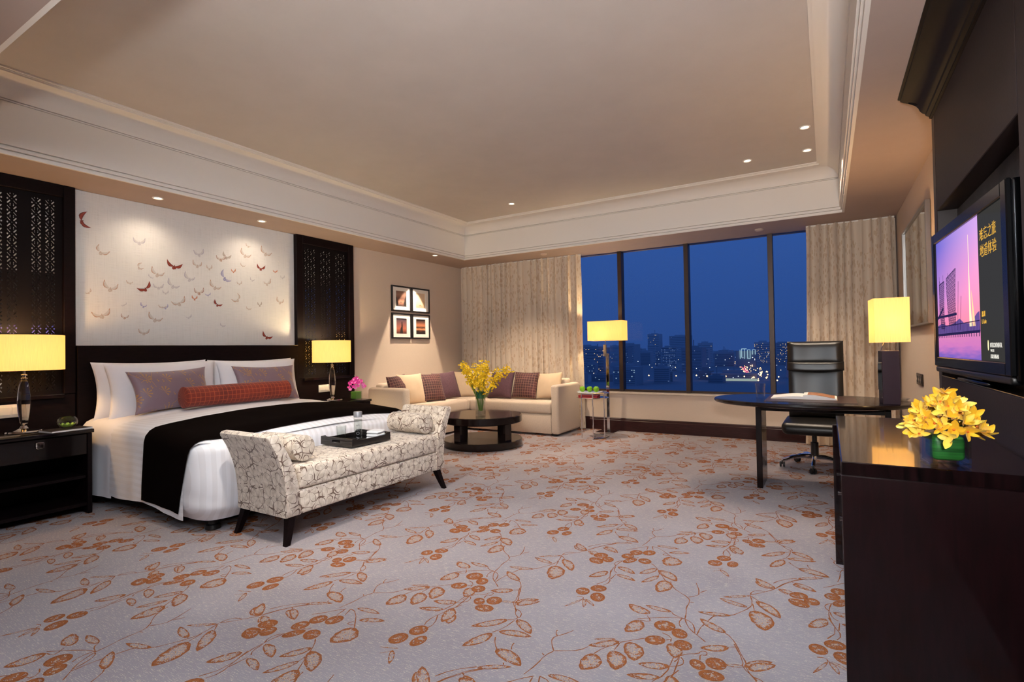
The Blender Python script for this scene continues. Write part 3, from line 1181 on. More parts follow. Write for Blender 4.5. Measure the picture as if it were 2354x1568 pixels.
def fill_torchiere(x, y, energy, aim, label):  # unseen floor lamp, added to brighten the ceiling
    t = thing('fill_torchiere', label, 'lamp', (x, y, 0), 0, 'added fill uplighters behind the view')
    part('base', B().lathe([(0.001, 0.0005), (0.14, 0.0005), (0.14, 0.012), (0.02, 0.03)], (x, y, 0), 28), M_STEEL, t)
    part('pole', B().lathe([(0.012, 0.03), (0.012, 1.42)], (x, y, 0), 12), M_STEEL, t)
    part('bowl', B().lathe([(0.02, 1.42), (0.1, 1.44), (0.17, 1.5), (0.165, 1.5), (0.09, 1.45), (0.001, 1.435)], (x, y, 0), 28, cap=False), M_WHITE_P, t)
    lamp('fill_uplight', 'SPOT', (x, y, 1.52), energy, NEUT2, t, aim=aim, spot_size=radians(125), spot_blend=0.9, shadow_soft_size=0.1)
fill_torchiere(-1.25, 0.05, 40, (-2.0, 3.6, 3.2), 'added fill uplighter beside the viewer on the left')
fill_torchiere(0.2, -0.6, 470, (-1.2, 5.0, 3.1), 'added fill uplighter behind the viewer on the right')
M_DISC = mat('unlit_white_disc', (196, 176, 160), 0.5)
for x, y, lb in ((-3.582, 6.903, 'small unlit white ceiling disc above the left curtain'), (-0.684, 7.031, 'small unlit white ceiling disc above the right window mullion')):
    single('smoke_detector', B().lathe([(0.05, 0), (0.05, -0.012), (0.035, -0.022), (0.001, -0.024)], (x, y, SZ), 20), M_DISC, lb, 'detector', (x, y, SZ))

# ================================================================== BED WALL
# fretwork screens: dark boards pierced by slots, over mirror glass
def fret_cell():
    """front face of one pierced cell (unit square in y,z 0..1) as holes"""
    H = []
    def slot(cx, cy, L, W, a):
        ca, sa = cos(a), sin(a)
        pts = []
        for (p, q) in ((-L / 2, -W / 4), (-L / 2 + W / 3, -W / 2), (L / 2 - W / 3, -W / 2), (L / 2, -W / 4), (L / 2, W / 4), (L / 2 - W / 3, W / 2), (-L / 2 + W / 3, W / 2), (-L / 2, W / 4)):
            pts.append((cx + p * ca - q * sa, cy + p * sa + q * ca))
        H.append(pts)
    slot(0.235, 0.765, 0.36, 0.075, -pi / 4)
    slot(0.765, 0.235, 0.36, 0.075, -pi / 4)
    slot(0.765, 0.765, 0.36, 0.11, pi / 4)
    slot(0.235, 0.235, 0.36, 0.11, pi / 4)
    for (x, y, r) in ((0.5, 0.5, 0.04), (0.36, 0.94, 0.05), (0.64, 0.94, 0.05), (0.36, 0.06, 0.05), (0.64, 0.06, 0.05), (0.14, 0.5, 0.085), (0.86, 0.5, 0.085)):
        H.append([(x + r * cos(2 * pi * k / 6 + 0.5), y + r * sin(2 * pi * k / 6 + 0.5)) for k in range(6)])
    return [[(0.5 + (p[0] - 0.5) * 0.82, p[1]) for p in h] for h in H]


_H = fret_cell()
_outer = [(0, 0), (1, 0), (1, 1), (0, 1)]
_loops = [[Vector((p[0], p[1], 0)) for p in _outer]] + [[Vector((p[0], p[1], 0)) for p in h] for h in _H]
_tri = tessellate_polygon(_loops)
_flat = [p for l in _loops for p in l]


def fret_column(y0, y1, z0, z1, rows, x, th=0.003):
    b = B()
    dz = (z1 - z0) / rows
    for r in range(rows):
        for c in range(2):
            dy = (y1 - y0) / 2
            def W(p, d=0):
                return (x - d, y0 + dy * (c + p[0]), z0 + dz * (r + p[1]))
            n = len(b.v)
            b.v += [W(p) for p in _flat]
            b.f += [[n + i for i in t] for t in _tri]
            for h in _H:
                n = len(b.v)
                k = len(h)
                b.v += [W(p) for p in h] + [W(p, th) for p in h]
                b.f += [[n + i, n + (i + 1) % k, n + k + (i + 1) % k, n + k + i] for i in range(k)]
    return b


def screen(y0, y1, label, mirror_cols):
    t = thing('fretwork_screen', label, 'screen', (BW + 0.03, (y0 + y1) / 2, 0), 0, 'fretwork screens flanking the bed')
    fx = BW + 0.062          # front of the frame
    zl, zh = 0.93, 2.485     # pierced area
    a, c = (y0 + 0.125, y1 - 0.115)
    b = B()
    b.box(BW + 0.002, fx, y0, a - 0.035, 0.9, SZ - 0.002, 0.004)
    b.box(BW + 0.002, fx, c + 0.035, y1, 0.9, SZ - 0.002, 0.004)
    b.box(BW + 0.002, fx, a - 0.035, c + 0.035, zh + 0.035, SZ - 0.002, 0.004)
    part('frame', b, M_WOOD, t)
    part('lower_panel', B().box(BW + 0.002, fx - 0.004, y0 + 0.001, y1 - 0.001, 0.0, 0.899, 0.004), M_WOOD, t)
    part('ledge', B().box(fx - 0.0035, fx + 0.02, y0 + 0.08, y1 - 0.08, 0.868, 0.9, 0.003), M_GLOSSWOOD, t)
    part('mirror_backing', B().box(BW + 0.012, BW + 0.0262, a - 0.03, c + 0.03, zl - 0.03, zh + 0.03, 0), M_MIRROR, t, smooth=False)
    # boards between the three pierced columns
    w = (c - a - 0.12) / 3
    cols = [(a + i * (w + 0.06), a + i * (w + 0.06) + w) for i in range(3)]
    gx = BW + 0.03
    b = B()
    for (p, q) in [(a - 0.036, a), (cols[0][1], cols[1][0]), (cols[1][1], cols[2][0]), (c, c + 0.036)]:
        b.box(gx - 0.003, gx, p, q, zl - 0.03, zh + 0.036, 0)
    b.box(gx - 0.003, gx - 0.0004, a - 0.036, c + 0.036, zh, zh + 0.036, 0)
    b.box(gx - 0.003, gx - 0.0004, a - 0.036, c + 0.036, zl - 0.03, zl, 0)
    part('stile_board', b, M_FRETBOARD, t, smooth=False)
    for (p, q) in cols:
        part('fretwork_column', fret_column(p, q, zl, zh, 17, gx), M_FRETBOARD, t, smooth=False, fix=False)
    return t


screen(0.985, 1.862, 'dark fretwork screen behind the left bedside lamp, cut by the left edge', 3)
screen(3.992, 4.866, 'dark fretwork screen right of the bed behind the smaller lamp', 3)

# butterfly mural
mural = thing('wall_mural', 'pale silk wall panel scattered with painted butterflies above the headboard', 'mural', (BW, 2.927, 1.3))
part('silk_panel', B().box(BW + 0.002, BW + 0.012, 1.863, 3.991, 1.295, SZ - 0.002, 0.001), M_MURAL, mural, smooth=False)
t = NT('painted_butterfly')
at = t.n('Attribute', attribute_name='tint')
t.base(at.outputs['Color'])
t.set(0.6)
M_BFLY = t.m
CREAM = (214, 206, 196)
TINT = {'R': ((96, 30, 22), (162, 70, 50), (120, 44, 30)), 'O': ((178, 126, 92), (204, 198, 190), (192, 172, 156)), 'L': ((164, 158, 176), (204, 199, 195), (190, 184, 186)),
        'P': ((140, 70, 44), (206, 196, 184), (170, 120, 92)), 'B': ((132, 130, 172), (180, 176, 196), (140, 138, 178)), 'S': ((198, 130, 100), (206, 142, 112), (190, 118, 92)),
        'G': ((176, 164, 152), (184, 172, 160), (168, 154, 144)), 'W': ((224, 218, 210), (228, 224, 216), (220, 214, 206))}


def butterfly(kind, by, bz, ly, lz, ry, rz):
    edge, mid, bod = (rgba(c) for c in TINT[kind])
    solid = kind in 'RSGW'
    x0 = BW + 0.012
    lift = 0.007 if kind == 'R' else 0.0015
    v, f, cl = [], [], []
    P0 = Vector((by, bz))
    for side, tip in ((-1, Vector((ly, lz))), (1, Vector((ry, rz)))):
        d = tip - P0
        q = Vector((-d.y, d.x)) * side          # outward (upper) side
        up = q if q.y > 0 or kind == 'R' else q
        n = len(v)
        ts = [0, 0.15, 0.35, 0.55, 0.75, 0.9, 1.0]
        for tt in ts:
            wu = 0.10 * sin(pi * min(1, tt * 1.02)) - 0.16 * sin(pi * tt)
            wl = -(0.24 * sin(pi * tt ** 0.75)) - 0.16 * sin(pi * tt)
            # upper edge, a middle line, lower edge
            for k, wv in enumerate((wu, wu * 0.5 + wl * 0.5, wl)):
                p = P0 + d * tt - q * wv * (-1 if side > 0 else -1) * 1.0
                x = x0 + lift * (0.25 + tt)
                v.append((x, p.x, p.y))
                if solid:
                    cl.append(edge if k != 1 else mid)
                else:
                    cl.append(edge if (k == 2 and tt > 0.1) or tt >= 0.9 else mid)
        for i in range(len(ts) - 1):
            for k in range(2):
                a = n + i * 3 + k
                f.append([a, a + 3, a + 4, a + 1])
        # small hind wing below
        dn = (d.normalized() * 0.35 + Vector((0, -1))).normalized() * d.length * 0.36
        qn = Vector((-dn.y, dn.x)) * 0.42
        n = len(v)
        xh = x0 + (0.0008 if side < 0 else 0.0005) + lift * 0.2
        for k in range(8):
            a = 2 * pi * k / 8
            p = P0 + dn * (0.5 + 0.5 * cos(a)) + qn * sin(a)
            v.append((xh, p.x, p.y)); cl.append(bod)
        v.append((xh, P0.x + dn.x * 0.5, P0.y + dn.y * 0.5)); cl.append(mid)
        for k in range(8):
            f.append([n + k, n + (k + 1) % 8, n + 8])
    # body
    L = (Vector((ly, lz)) - P0).length
    up = ((Vector((ly, lz)) - P0).normalized() + (Vector((ry, rz)) - P0).normalized())
    up = up.normalized() if up.length > 0.1 else Vector((0, 1))
    n = len(v)
    sd = Vector((-up.y, up.x))
    for k in range(8):
        a = 2 * pi * k / 8
        p = P0 + up * cos(a) * L * 0.16 + sd * sin(a) * L * 0.055
        v.append((x0 + 0.003 + lift * 0.3, p.x, p.y)); cl.append(bod)
    f.append([n + k for k in range(8)])
    o = part('butterfly', B().add(v, f), M_BFLY, mural, smooth=False, fix=False)
    ca = o.data.attributes.new('tint', 'FLOAT_COLOR', 'POINT')
    ca.data.foreach_set('color', [c for q in cl for c in q])
    return o


for bf in BUTTERFLIES:
    butterfly(*bf)

# headboard
hb = thing('headboard', 'tall dark wood headboard panel under the butterfly mural', 'headboard', (BW + 0.04, 2.927, 0))
part('board', B().box(BW + 0.003, BW + 0.075, 1.868, 3.986, 0.0, 1.292, 0.004), M_WOOD, hb)
part('cap_strip', B().box(BW + 0.003, BW + 0.08, 1.866, 3.988, 1.2925, 1.298, 0.001), M_STEEL, hb)

# bedside tables
def nightstand(y0, y1, x1, zt, label, knob_side):
    cy = (y0 + y1) / 2
    t = thing('nightstand', label, 'nightstand', ((BW + 0.07 + x1) / 2, cy, 0), 0, 'dark nightstands either side of the bed')
    x0 = BW + 0.075
    part('tabletop', B().box(x0, x1 + 0.012, y0 - 0.01, y1 + 0.01, zt - 0.028, zt, 0.004, 2), M_GLOSSWOOD, t)
    b = B()
    b.box(x0, x1, y0, y0 + 0.03, 0.0, zt - 0.03, 0.003)
    b.box(x0, x1, y1 - 0.03, y1, 0.0, zt - 0.03, 0.003)
    b.box(x0, x0 + 0.02, y0 + 0.03, y1 - 0.03, 0.05, zt - 0.03, 0)
    b.box(x0 + 0.02, x1 - 0.01, y0 + 0.03, y1 - 0.03, 0.06, 0.085, 0.002)
    part('carcass', b, M_WOOD, t)
    d = part('drawer', B().box(x0 + 0.05, x1 + 0.004, y0 + 0.034, y1 - 0.034, zt - 0.19, zt - 0.034, 0.004), M_GLOSSWOOD, t)
    part('knob', B().box(x1 + 0.006, x1 + 0.03, cy - 0.022, cy + 0.022, zt - 0.1, zt - 0.056, 0.006, 2), M_CRYSTAL, d, label='square clear crystal knob')
    part('shelf', B().box(x0 + 0.02, x1 - 0.02, y0 + 0.034, y1 - 0.034, 0.27, 0.292, 0.002), M_WOOD, t)
    return t


nightstand(1.16, 1.795, -4.885, 0.645, 'dark bedside table left of the bed with a crystal drawer knob', 1)
nightstand(4.03, 4.64, -4.85, 0.622, 'dark bedside table between bed and sofa, mostly hidden by the bed', 1)

# bedside lamps: crystal balusters, oval drum shades
def table_lamp(x, y, z, label, k, energy, col):
    t = thing('table_lamp', label, 'lamp', (x, y, z), 0, 'crystal bedside lamps')
    part('foot', B().lathe([(0.001, 0.0005), (0.115, 0.0005), (0.118, 0.006), (0.112, 0.016), (0.06, 0.02), (0.03, 0.03), (0.018, 0.05)], (x, y, z), 28), M_CHROME, t)
    part('crystal_stem', B().lathe([(0.014, 0.052), (0.024, 0.07), (0.036, 0.15), (0.041, 0.22), (0.036, 0.3), (0.024, 0.38), (0.016, 0.392)], (x, y, z), 8), M_CRYSTAL, t, ang=10)
    part('collar', B().lathe([(0.018, 0.394), (0.022, 0.398), (0.022, 0.405), (0.012, 0.408), (0.012, 0.42), (0.02, 0.423), (0.02, 0.43), (0.008, 0.434), (0.008, 0.53)], (x, y, z), 16), M_CHROME, t)
    b = B()
    prof = [(0.215, 0.462), (0.222, 0.462), (0.222, 0.725), (0.215, 0.725), (0.215, 0.462)]
    b.lathe(prof, (x, y, z), 48, sx=0.85, sy=1.0 * k, cap=False)
    part('shade', b, M_SHADE, t)
    part('bulb', B().lathe([(0.001, 0.52), (0.02, 0.53), (0.03, 0.57), (0.02, 0.61), (0.001, 0.62)], (x, y, z), 12), emis('bulb_glow', (1.0, 0.75, 0.42), 20, True), t)
    lamp('bulb_light', 'POINT', (x, y, z + 0.66), energy, col, t, shadow_soft_size=0.04)
    return t


table_lamp(-5.15, 1.47, 0.645, 'crystal table lamp at the left edge, cut by the frame', 1.08, 15, LAMPO)
table_lamp(-5.15, 4.31, 0.622, 'crystal table lamp with a glowing oval shade right of the bed', 1.1, 22, LAMPC)

# switch plates
def plate(x, y0, y1, z0, z1, label, n):
    t = thing('switch_plate', label, 'switch', (x, (y0 + y1) / 2, z0))
    part('cover', B().box(x, x + 0.012, y0, y1, z0, z1, 0.004, 2), M_WHITE_P, t)
    dy = (y1 - y0 - 0.02) / n
    for i in range(n):
        part('rocker', B().box(x + 0.012, x + 0.016, y0 + 0.01 + i * dy + 0.004, y0 + 0.01 + (i + 1) * dy - 0.004, z0 + 0.02, z1 - 0.02, 0.002), M_WHITE_P, t)
    return t


plate(BW + 0.058, 1.12, 1.545, 0.745, 0.845, 'wide cream switch plate behind the left bedside lamp', 5)
plate(BW + 0.058, 4.285, 4.52, 0.715, 0.805, 'cream switch plate behind the right bedside lamp', 3)

# magazine, goldfish bowl, pink orchids
t = thing('magazine', 'dark covered magazine on the left bedside table', 'magazine', (-4.985, 1.66, 0.645), 0.12)
part('pages', B().box(-0.075, 0.105, -0.13, 0.13, 0.0005, 0.011, 0), M_PAPER, t, local=True, smooth=False)
part('cover', B().box(-0.077, 0.103, -0.132, 0.132, 0.0112, 0.0128, 0.0004), mat('charcoal_cover', (44, 40, 42), 0.3), t, local=True)
gb = thing('glass_bowl', 'round glass bowl of green leaves on the left bedside table', 'bowl', (-5.0, 1.68, 0.658))
prof = [(0.028, 0.0), (0.045, 0.008), (0.06, 0.03), (0.064, 0.05), (0.058, 0.072), (0.046, 0.086), (0.045, 0.086), (0.056, 0.07), (0.061, 0.05), (0.057, 0.031), (0.043, 0.011), (0.001, 0.004)]
part('bowl_glass', B().lathe(prof, seg=28, cap=False), M_VASE, gb, local=True)
b = B()
for k in range(9):
    a = 2 * pi * k / 9
    Mx = Matrix.Rotation(a, 4, 'Z')
    b.grid(lambda u, v: ((0.01 + 0.04 * u), (v - 0.5) * 0.035 * sin(pi * (u * 0.85 + 0.1)), 0.008 + 0.028 * u * u + 0.004 * cos(v * 6)), 5, 3, Mx)
part('green_leaves', b, mat('succulent_green', (178, 206, 84), 0.45), gb, local=True)

def petal_mesh(name, L, W, m, curl=0.25, n=4):
    b = B()
    b.grid(lambda u, v: (L * u, (v - 0.5) * W * sin(pi * (0.08 + 0.88 * u)) ** 0.8, curl * L * (u * u - 0.3 * u) + 0.12 * W * (2 * v - 1) ** 2), n, 3)
    return b


def blossom(L, W, npet=5, curl=0.25, tilt=0.5):
    b = B()
    for k in range(npet):
        a = 2 * pi * k / npet + 0.3
        p = petal_mesh('p', L * (1 if k % 2 else 0.9), W * (1 if k != 1 else 0.8), None, curl)
        b.add(p.v, p.f, Matrix.Rotation(a, 4, 'Z') @ Matrix.Rotation(-tilt * (0.7 + 0.3 * (k % 2)), 4, 'Y'))
    return b


pv = thing('orchid_vase', 'small square glass vase of magenta orchids on the right bedside table', 'flowers', (-4.95, 4.5, 0.6225))
part('vase_glass', B().box(-0.052, 0.052, -0.052, 0.052, 0.0, 0.006, 0.001).box(-0.052, -0.048, -0.052, 0.052, 0.006, 0.105, 0).box(0.048, 0.052, -0.052, 0.052, 0.006, 0.105, 0).box(-0.048, 0.048, -0.052, -0.048, 0.006, 0.105, 0).box(-0.048, 0.048, 0.048, 0.052, 0.006, 0.105, 0), M_VASE, pv, local=True, smooth=False)
part('leaf_wrap', B().box(-0.046, 0.046, -0.046, 0.046, 0.008, 0.1, 0.012, 2), mat('leaf_wrap_green', (96, 142, 48), 0.5), pv, local=True)
_bm = mesh_of('blossom', blossom(0.03, 0.018, 5, 0.3, 0.4), mat('magenta_petal', (226, 64, 168), 0.5))
_bm2 = mesh_of('blossom_pale', blossom(0.03, 0.018, 5, 0.3, 0.4), mat('pale_magenta_petal', (232, 128, 196), 0.5))
for k in range(46):
    a, rr = R.uniform(0, 2 * pi), sqrt(R.random())
    h = 0.13 + 0.15 * (1 - rr * rr) * R.uniform(0.55, 1.0)
    x, y = 0.11 * rr * cos(a) * 0.8, 0.125 * rr * sin(a)
    n = Vector((x * 3, y * 3, 0.35 + R.uniform(-0.2, 0.2))) + Vector((0.35, -0.35, 0))
    inst('blossom', _bm if R.random() < 0.75 else _bm2, pv, MW[pv] @ Matrix.Translation((x, y, h)) @ n.to_track_quat('Z', 'Y').to_matrix().to_4x4())

# ================================================================== BED
YC = 2.915
def bed_top(x, y):
    yy = min(1.0, abs(y - YC) / 1.0)
    z = 0.662 + 0.07 * (1 - yy ** 2.2)
    s = min(1, max(0, (x + 4.3) / 0.8))
    z -= 0.045 * s * s * (3 - 2 * s)
    if x > -3.72:
        e = min(1, (x + 3.72) / 0.215)
        z -= 0.16 * (1 - sqrt(1 - e * e))
    return z


def drape(x, q, off=0.0, hem=0.1, wave=1.0):
    """unrolled cloth: x along the bed, q across it"""
    hw, r = 0.93, 0.1
    s = 1 if q > 0 else -1
    a = abs(q)
    z0 = bed_top(x, YC + s * min(a, hw))
    if a <= hw:
        wr = 0.004 * mnoise.noise(Vector((x * 5, q * 5, 1.0)))
        return (x, YC + q, z0 + off + wr)
    e = a - hw
    if e < r * pi / 2:
        t = e / r
        return (x, YC + s * (hw + (r + off) * sin(t)), z0 - r + (r + off) * cos(t))
    d = e - r * pi / 2
    fold = wave * 0.016 * min(1, d / 0.25) * mnoise.noise(Vector((x * 6.0, s * 2.0, d * 0.6)))
    return (x, YC + s * (hw + r + off + 0.01 * min(1, d / 0.3) + fold), z0 - r - d)


bed = thing('bed', 'king size bed with a dark divan base against the headboard', 'bed', (-4.45, YC, 0))
part('divan_base', B().box(-5.345, -3.62, YC - 0.94, YC + 0.94, 0.06, 0.3, 0.03, 2), mat('divan_brown_cloth', (52, 40, 46), 0.9), bed)
part('mattress', B().box(-5.345, -3.56, YC - 0.96, YC + 0.96, 0.305, 0.6, 0.06, 3), M_COTTON, bed)
for x in (-5.2, -3.66):
    for y in (YC - 0.88, YC + 0.88):
        part('foot', B().lathe([(0.03, 0.06), (0.03, 0.04), (0.045, 0.034), (0.05, 0.008), (0.04, 0.0005)], (x, y, 0), 14), M_BLACK, bed)

QM = 0.93 + 0.157 + 0.445
NQ = 72
duv = thing('duvet', 'white striped sateen duvet draped over the bed', 'duvet', (-4.2, YC, 0.1))
def duv_pt(u, v):
    q = (v * 2 - 1) * (QM + 0.012 * sin(u * 9))
    a = abs(q)
    k = min(1, max(0, (a - 0.86) / 0.25))
    xe = -3.535 - 0.2 * k
    return drape(-4.86 + (xe + 4.86) * u, q, 0.0)
part('cover', B().grid(duv_pt, 44, NQ), M_SATEEN, duv)
# the foot of the duvet, wrapped round the corners and tucked in at the bottom
def foot_path(s):
    """s 0..1 around the foot end; returns point and outward normal"""
    rc = 0.2
    x1, ya, yb = -3.505, YC - 1.035, YC + 1.035
    segs = [0.35, rc * pi / 2, (yb - ya) - 2 * rc, rc * pi / 2, 0.35]
    d = s * sum(segs)
    if d < segs[0]:
        return (x1 - rc - segs[0] + d, ya), (0, -1)
    d -= segs[0]
    if d < segs[1]:
        a = -pi / 2 + d / rc
        return (x1 - rc + rc * cos(a), ya + rc + rc * sin(a)), (cos(a), sin(a))
    d -= segs[1]
    if d < segs[2]:
        return (x1, ya + rc + d), (1, 0)
    d -= segs[2]
    if d < segs[3]:
        a = d / rc
        return (x1 - rc + rc * cos(a), yb - rc + rc * sin(a)), (cos(a), sin(a))
    d -= segs[3]
    return (x1 - rc - d, yb), (0, 1)


def foot_pt(u, v):
    (x, y), (nx, ny) = foot_path(u)
    side = abs(ny)
    if v < 0.3:
        t = v / 0.3
        a = t * pi / 2
        ins, z = 0.13 * (1 - sin(a)) + 0.016 * side, 0.535 + 0.085 * cos(a)
    else:
        t = (v - 0.3) / 0.7
        z = 0.535 - 0.455 * t
        ins = 0.016 * side - 0.012 * sin(pi * t) + 0.05 * max(0, t - 0.82) / 0.18
        ins += 0.007 * mnoise.noise(Vector((u * 22, z * 3, 5))) * (0.4 + t) + 0.006 * mnoise.noise(Vector((u * 9, z * 14 + u * 8, 9))) * t
    return (x - nx * ins, y - ny * ins, z)


part('foot_drop', B().grid(foot_pt, 90, 26), M_SATEEN_FOOT, duv, label='tucked foot end of the duvet')

def sheet_pt(u, v):
    q = (v * 2 - 1) * (QM + 0.03)
    return drape(-5.335 + 0.545 * u + 0.03 * (1 - abs(v * 2 - 1)), q, 0.0095 * (1 - u ** 10) - 0.003 * u ** 10, wave=1.6)
single('bed_sheet', B().grid(sheet_pt, 20, NQ), M_COTTON, 'white sheet folded back over the duvet at the pillow end', 'sheet', (-5.05, YC, 0.1))

def throw_pt(u, v):
    q = (v * 2 - 1) * (QM - 0.03)
    a = abs(q)
    k = min(1, max(0, (a - 0.8) / 0.75))
    xb, xf = -4.255 - 0.03 * k, -3.575 - 0.215 * k ** 0.8
    return drape(xb + (xf - xb) * u, q, 0.0075, wave=1.0)
def throw():
    b = B().grid(throw_pt, 18, NQ)
    # hem thickness
    n = len(b.v)
    return b
single('bed_runner', throw(), M_THROW, 'dark brown throw laid across the foot of the bed', 'throw', (-3.95, YC, 0.13))


def lean(x, y, z, tilt, rz=0.0, roll=0.0):
    """frame for a pillow standing on its long edge: local x along +Y, local y up, local z facing +X"""
    A = Matrix(((0, -sin(tilt), cos(tilt), 0), (1, 0, 0, 0), (0, cos(tilt), sin(tilt), 0), (0, 0, 0, 1)))
    return Matrix.Translation((x, y, z)) @ Matrix.Rotation(rz, 4, 'Z') @ A @ Matrix.Rotation(roll, 4, 'Z')


def place(name, b, m, M, label, cat, group=None, piping=None):
    me = mesh_of(name, b, m, True, 60)
    o = bpy.data.objects.new(name, me)
    COL.objects.link(o)
    o.matrix_world = M
    MW[o] = M
    tag(o, label, cat, group)
    return o


place('pillow', cushion(0.95, 0.5, 0.17, seed=1), M_COTTON, lean(-5.265, 2.405, 0.905, 0.1), 'white pillow against the headboard, hind one on the left', 'pillow', 'white bed pillows')
place('pillow', cushion(0.93, 0.49, 0.18, seed=2), M_COTTON, lean(-5.13, 2.44, 0.905, 0.2), 'white pillow on the left, in front of another and behind the mauve cushion', 'pillow', 'white bed pillows')
place('pillow', cushion(0.95, 0.5, 0.17, seed=3), M_COTTON, lean(-5.265, 3.37, 0.9, 0.1), 'white pillow against the headboard, hind one on the right', 'pillow', 'white bed pillows')
place('pillow', cushion(0.9, 0.49, 0.18, seed=4), M_COTTON, lean(-5.13, 3.36, 0.9, 0.2), 'white pillow on the right, in front of another and behind a mauve cushion', 'pillow', 'white bed pillows')
place('cushion', cushion(0.68, 0.38, 0.15, seed=5, pinch=0.12), M_MAUVE, lean(-4.975, 2.42, 0.9, 0.34, 0.05, 0.03), 'mauve silk cushion with gold flowers, left one on the bed', 'cushion', 'mauve cushions on the bed')
place('cushion', cushion(0.68, 0.38, 0.15, seed=6, pinch=0.12), M_MAUVE, lean(-4.975, 3.33, 0.9, 0.34, -0.03, -0.02), 'mauve silk cushion with gold flowers, right one partly behind the bolster', 'cushion', 'mauve cushions on the bed')
place('bolster', bolster(1.0, 0.09), M_RUST, Matrix.Translation((-4.76, 2.9, 0.835)) @ Matrix.Rotation(pi / 2, 4, 'Z'), 'long rust red checked velvet bolster lying on the bed', 'bolster')

# ================================================================== BENCH
bx0, bx1 = -3.425, -2.905
bench = thing('bench', 'cream petal-patterned upholstered bench with flared arms at the foot of the bed', 'bench', (-3.165, 2.85, 0))
def arm_poly(y0, s):
    """profile in (y,z): outer side flares outward; s=-1 near arm, +1 far arm"""
    P = []
    for t in [i / 8 for i in range(9)]:
        P.append((y0 + s * (0.125 * t ** 2.6), 0.168 + 0.505 * t))
    ty = P[-1][0]
    P += [(ty + s * 0.002, 0.688), (ty - s * 0.01, 0.699), (ty - s * 0.04, 0.704), (ty - s * 0.062, 0.697), (ty - s * 0.07, 0.682)]
    for t in [i / 8 for i in range(8, -1, -1)]:
        P.append((y0 - s * 0.105 + s * (0.155 * t ** 2.4), 0.168 + 0.5 * t))
    return P
def arm(y0, s):
    poly = arm_poly(y0, s)
    b = B()
    cy = sum(p[0] for p in poly) / len(poly)
    cz = sum(p[1] for p in poly) / len(poly)
    def ring(x, k):
        return [(x, cy + (p[0] - cy) * k, cz + (p[1] - cz) * (1 - (1 - k) * 0.4)) for p in poly]
    rings = [ring(bx0, 0.93), ring(bx0 + 0.006, 0.98), ring(bx0 + 0.018, 1), ring(bx1 - 0.018, 1), ring(bx1 - 0.006, 0.98), ring(bx1, 0.93)]
    n = len(poly)
    v = [p for r in rings for p in r]
    f = [[i * n + k, i * n + (k + 1) % n, (i + 1) * n + (k + 1) % n, (i + 1) * n + k] for i in range(5) for k in range(n)]
    f += [list(range(n))[::-1], [5 * n + k for k in range(n)]]
    return b.add(v, f)
part('armrest', arm(2.075, -1), M_PETAL, bench, ang=45)
part('armrest', arm(3.625, 1), M_PETAL, bench, ang=45)
part('seat_rail', B().box(bx0 + 0.004, bx1 - 0.004, 2.165, 3.535, 0.17, 0.325, 0.015, 3), M_PETAL, bench)
def seat_pt(u, v):
    return None
b = B().box(bx0 + 0.004, bx1 + 0.006, 2.168, 3.545, 0.328, 0.478, 0.028, 4)
b.v = [(p[0], p[1], p[2] + (0.014 * max(0, 1 - ((p[0] + 3.165) / 0.26) ** 2) if p[2] > 0.44 else 0)) for p in b.v]
part('seat_cushion', b, M_PETAL, bench)
def leg(top, foot, w0=0.05, w1=0.032):
    v = []
    for k in range(5):
        t = k / 4
        c = Vector(top).lerp(Vector(foot), t)
        bow = (1 - t) * t * 0.4
        c.y += (Vector(top).y - Vector(foot).y) * bow * 0.6
        wd = w0 + (w1 - w0) * t
        v += [(c.x - wd / 2, c.y - wd / 2, c.z), (c.x + wd / 2, c.y - wd / 2, c.z), (c.x + wd / 2, c.y + wd / 2, c.z), (c.x - wd / 2, c.y + wd / 2, c.z)]
    f = [[i * 4 + k, i * 4 + (k + 1) % 4, i * 4 + 4 + (k + 1) % 4, i * 4 + 4 + k] for i in range(4) for k in range(4)]
    f += [[0, 1, 2, 3][::-1], [16, 17, 18, 19]]
    return B().add(v, f)
for top, ft in (((-2.935, 2.115, 0.172), (-2.915, 2.075, 0.0005)), ((-3.395, 2.115, 0.172), (-3.43, 2.07, 0.0005)), ((-2.935, 3.56, 0.172), (-2.9, 3.62, 0.0005)), ((-3.395, 3.56, 0.172), (-3.43, 3.62, 0.0005))):
    part('leg', leg(top, ft), M_WOOD, bench, ang=30)
def ben_bol(y, z, label, rz):
    place('bolster', bolster(0.4, 0.083), M_PETAL, TR(-3.165, y, z, rz), label, 'bolster', 'petal-patterned bolsters on the bench')
ben_bol(2.245, 0.575, 'petal-patterned bolster against the near arm of the bench', 0.03)
ben_bol(3.485, 0.575, 'petal-patterned bolster against the far arm of the bench', -0.05)

for o in list(bench.children) + [q for q in COL.objects if q.name.startswith('bolster') and q.data.materials[0] is M_PETAL]:
    if o.data.materials[0] is M_PETAL:
        box_uv(o)

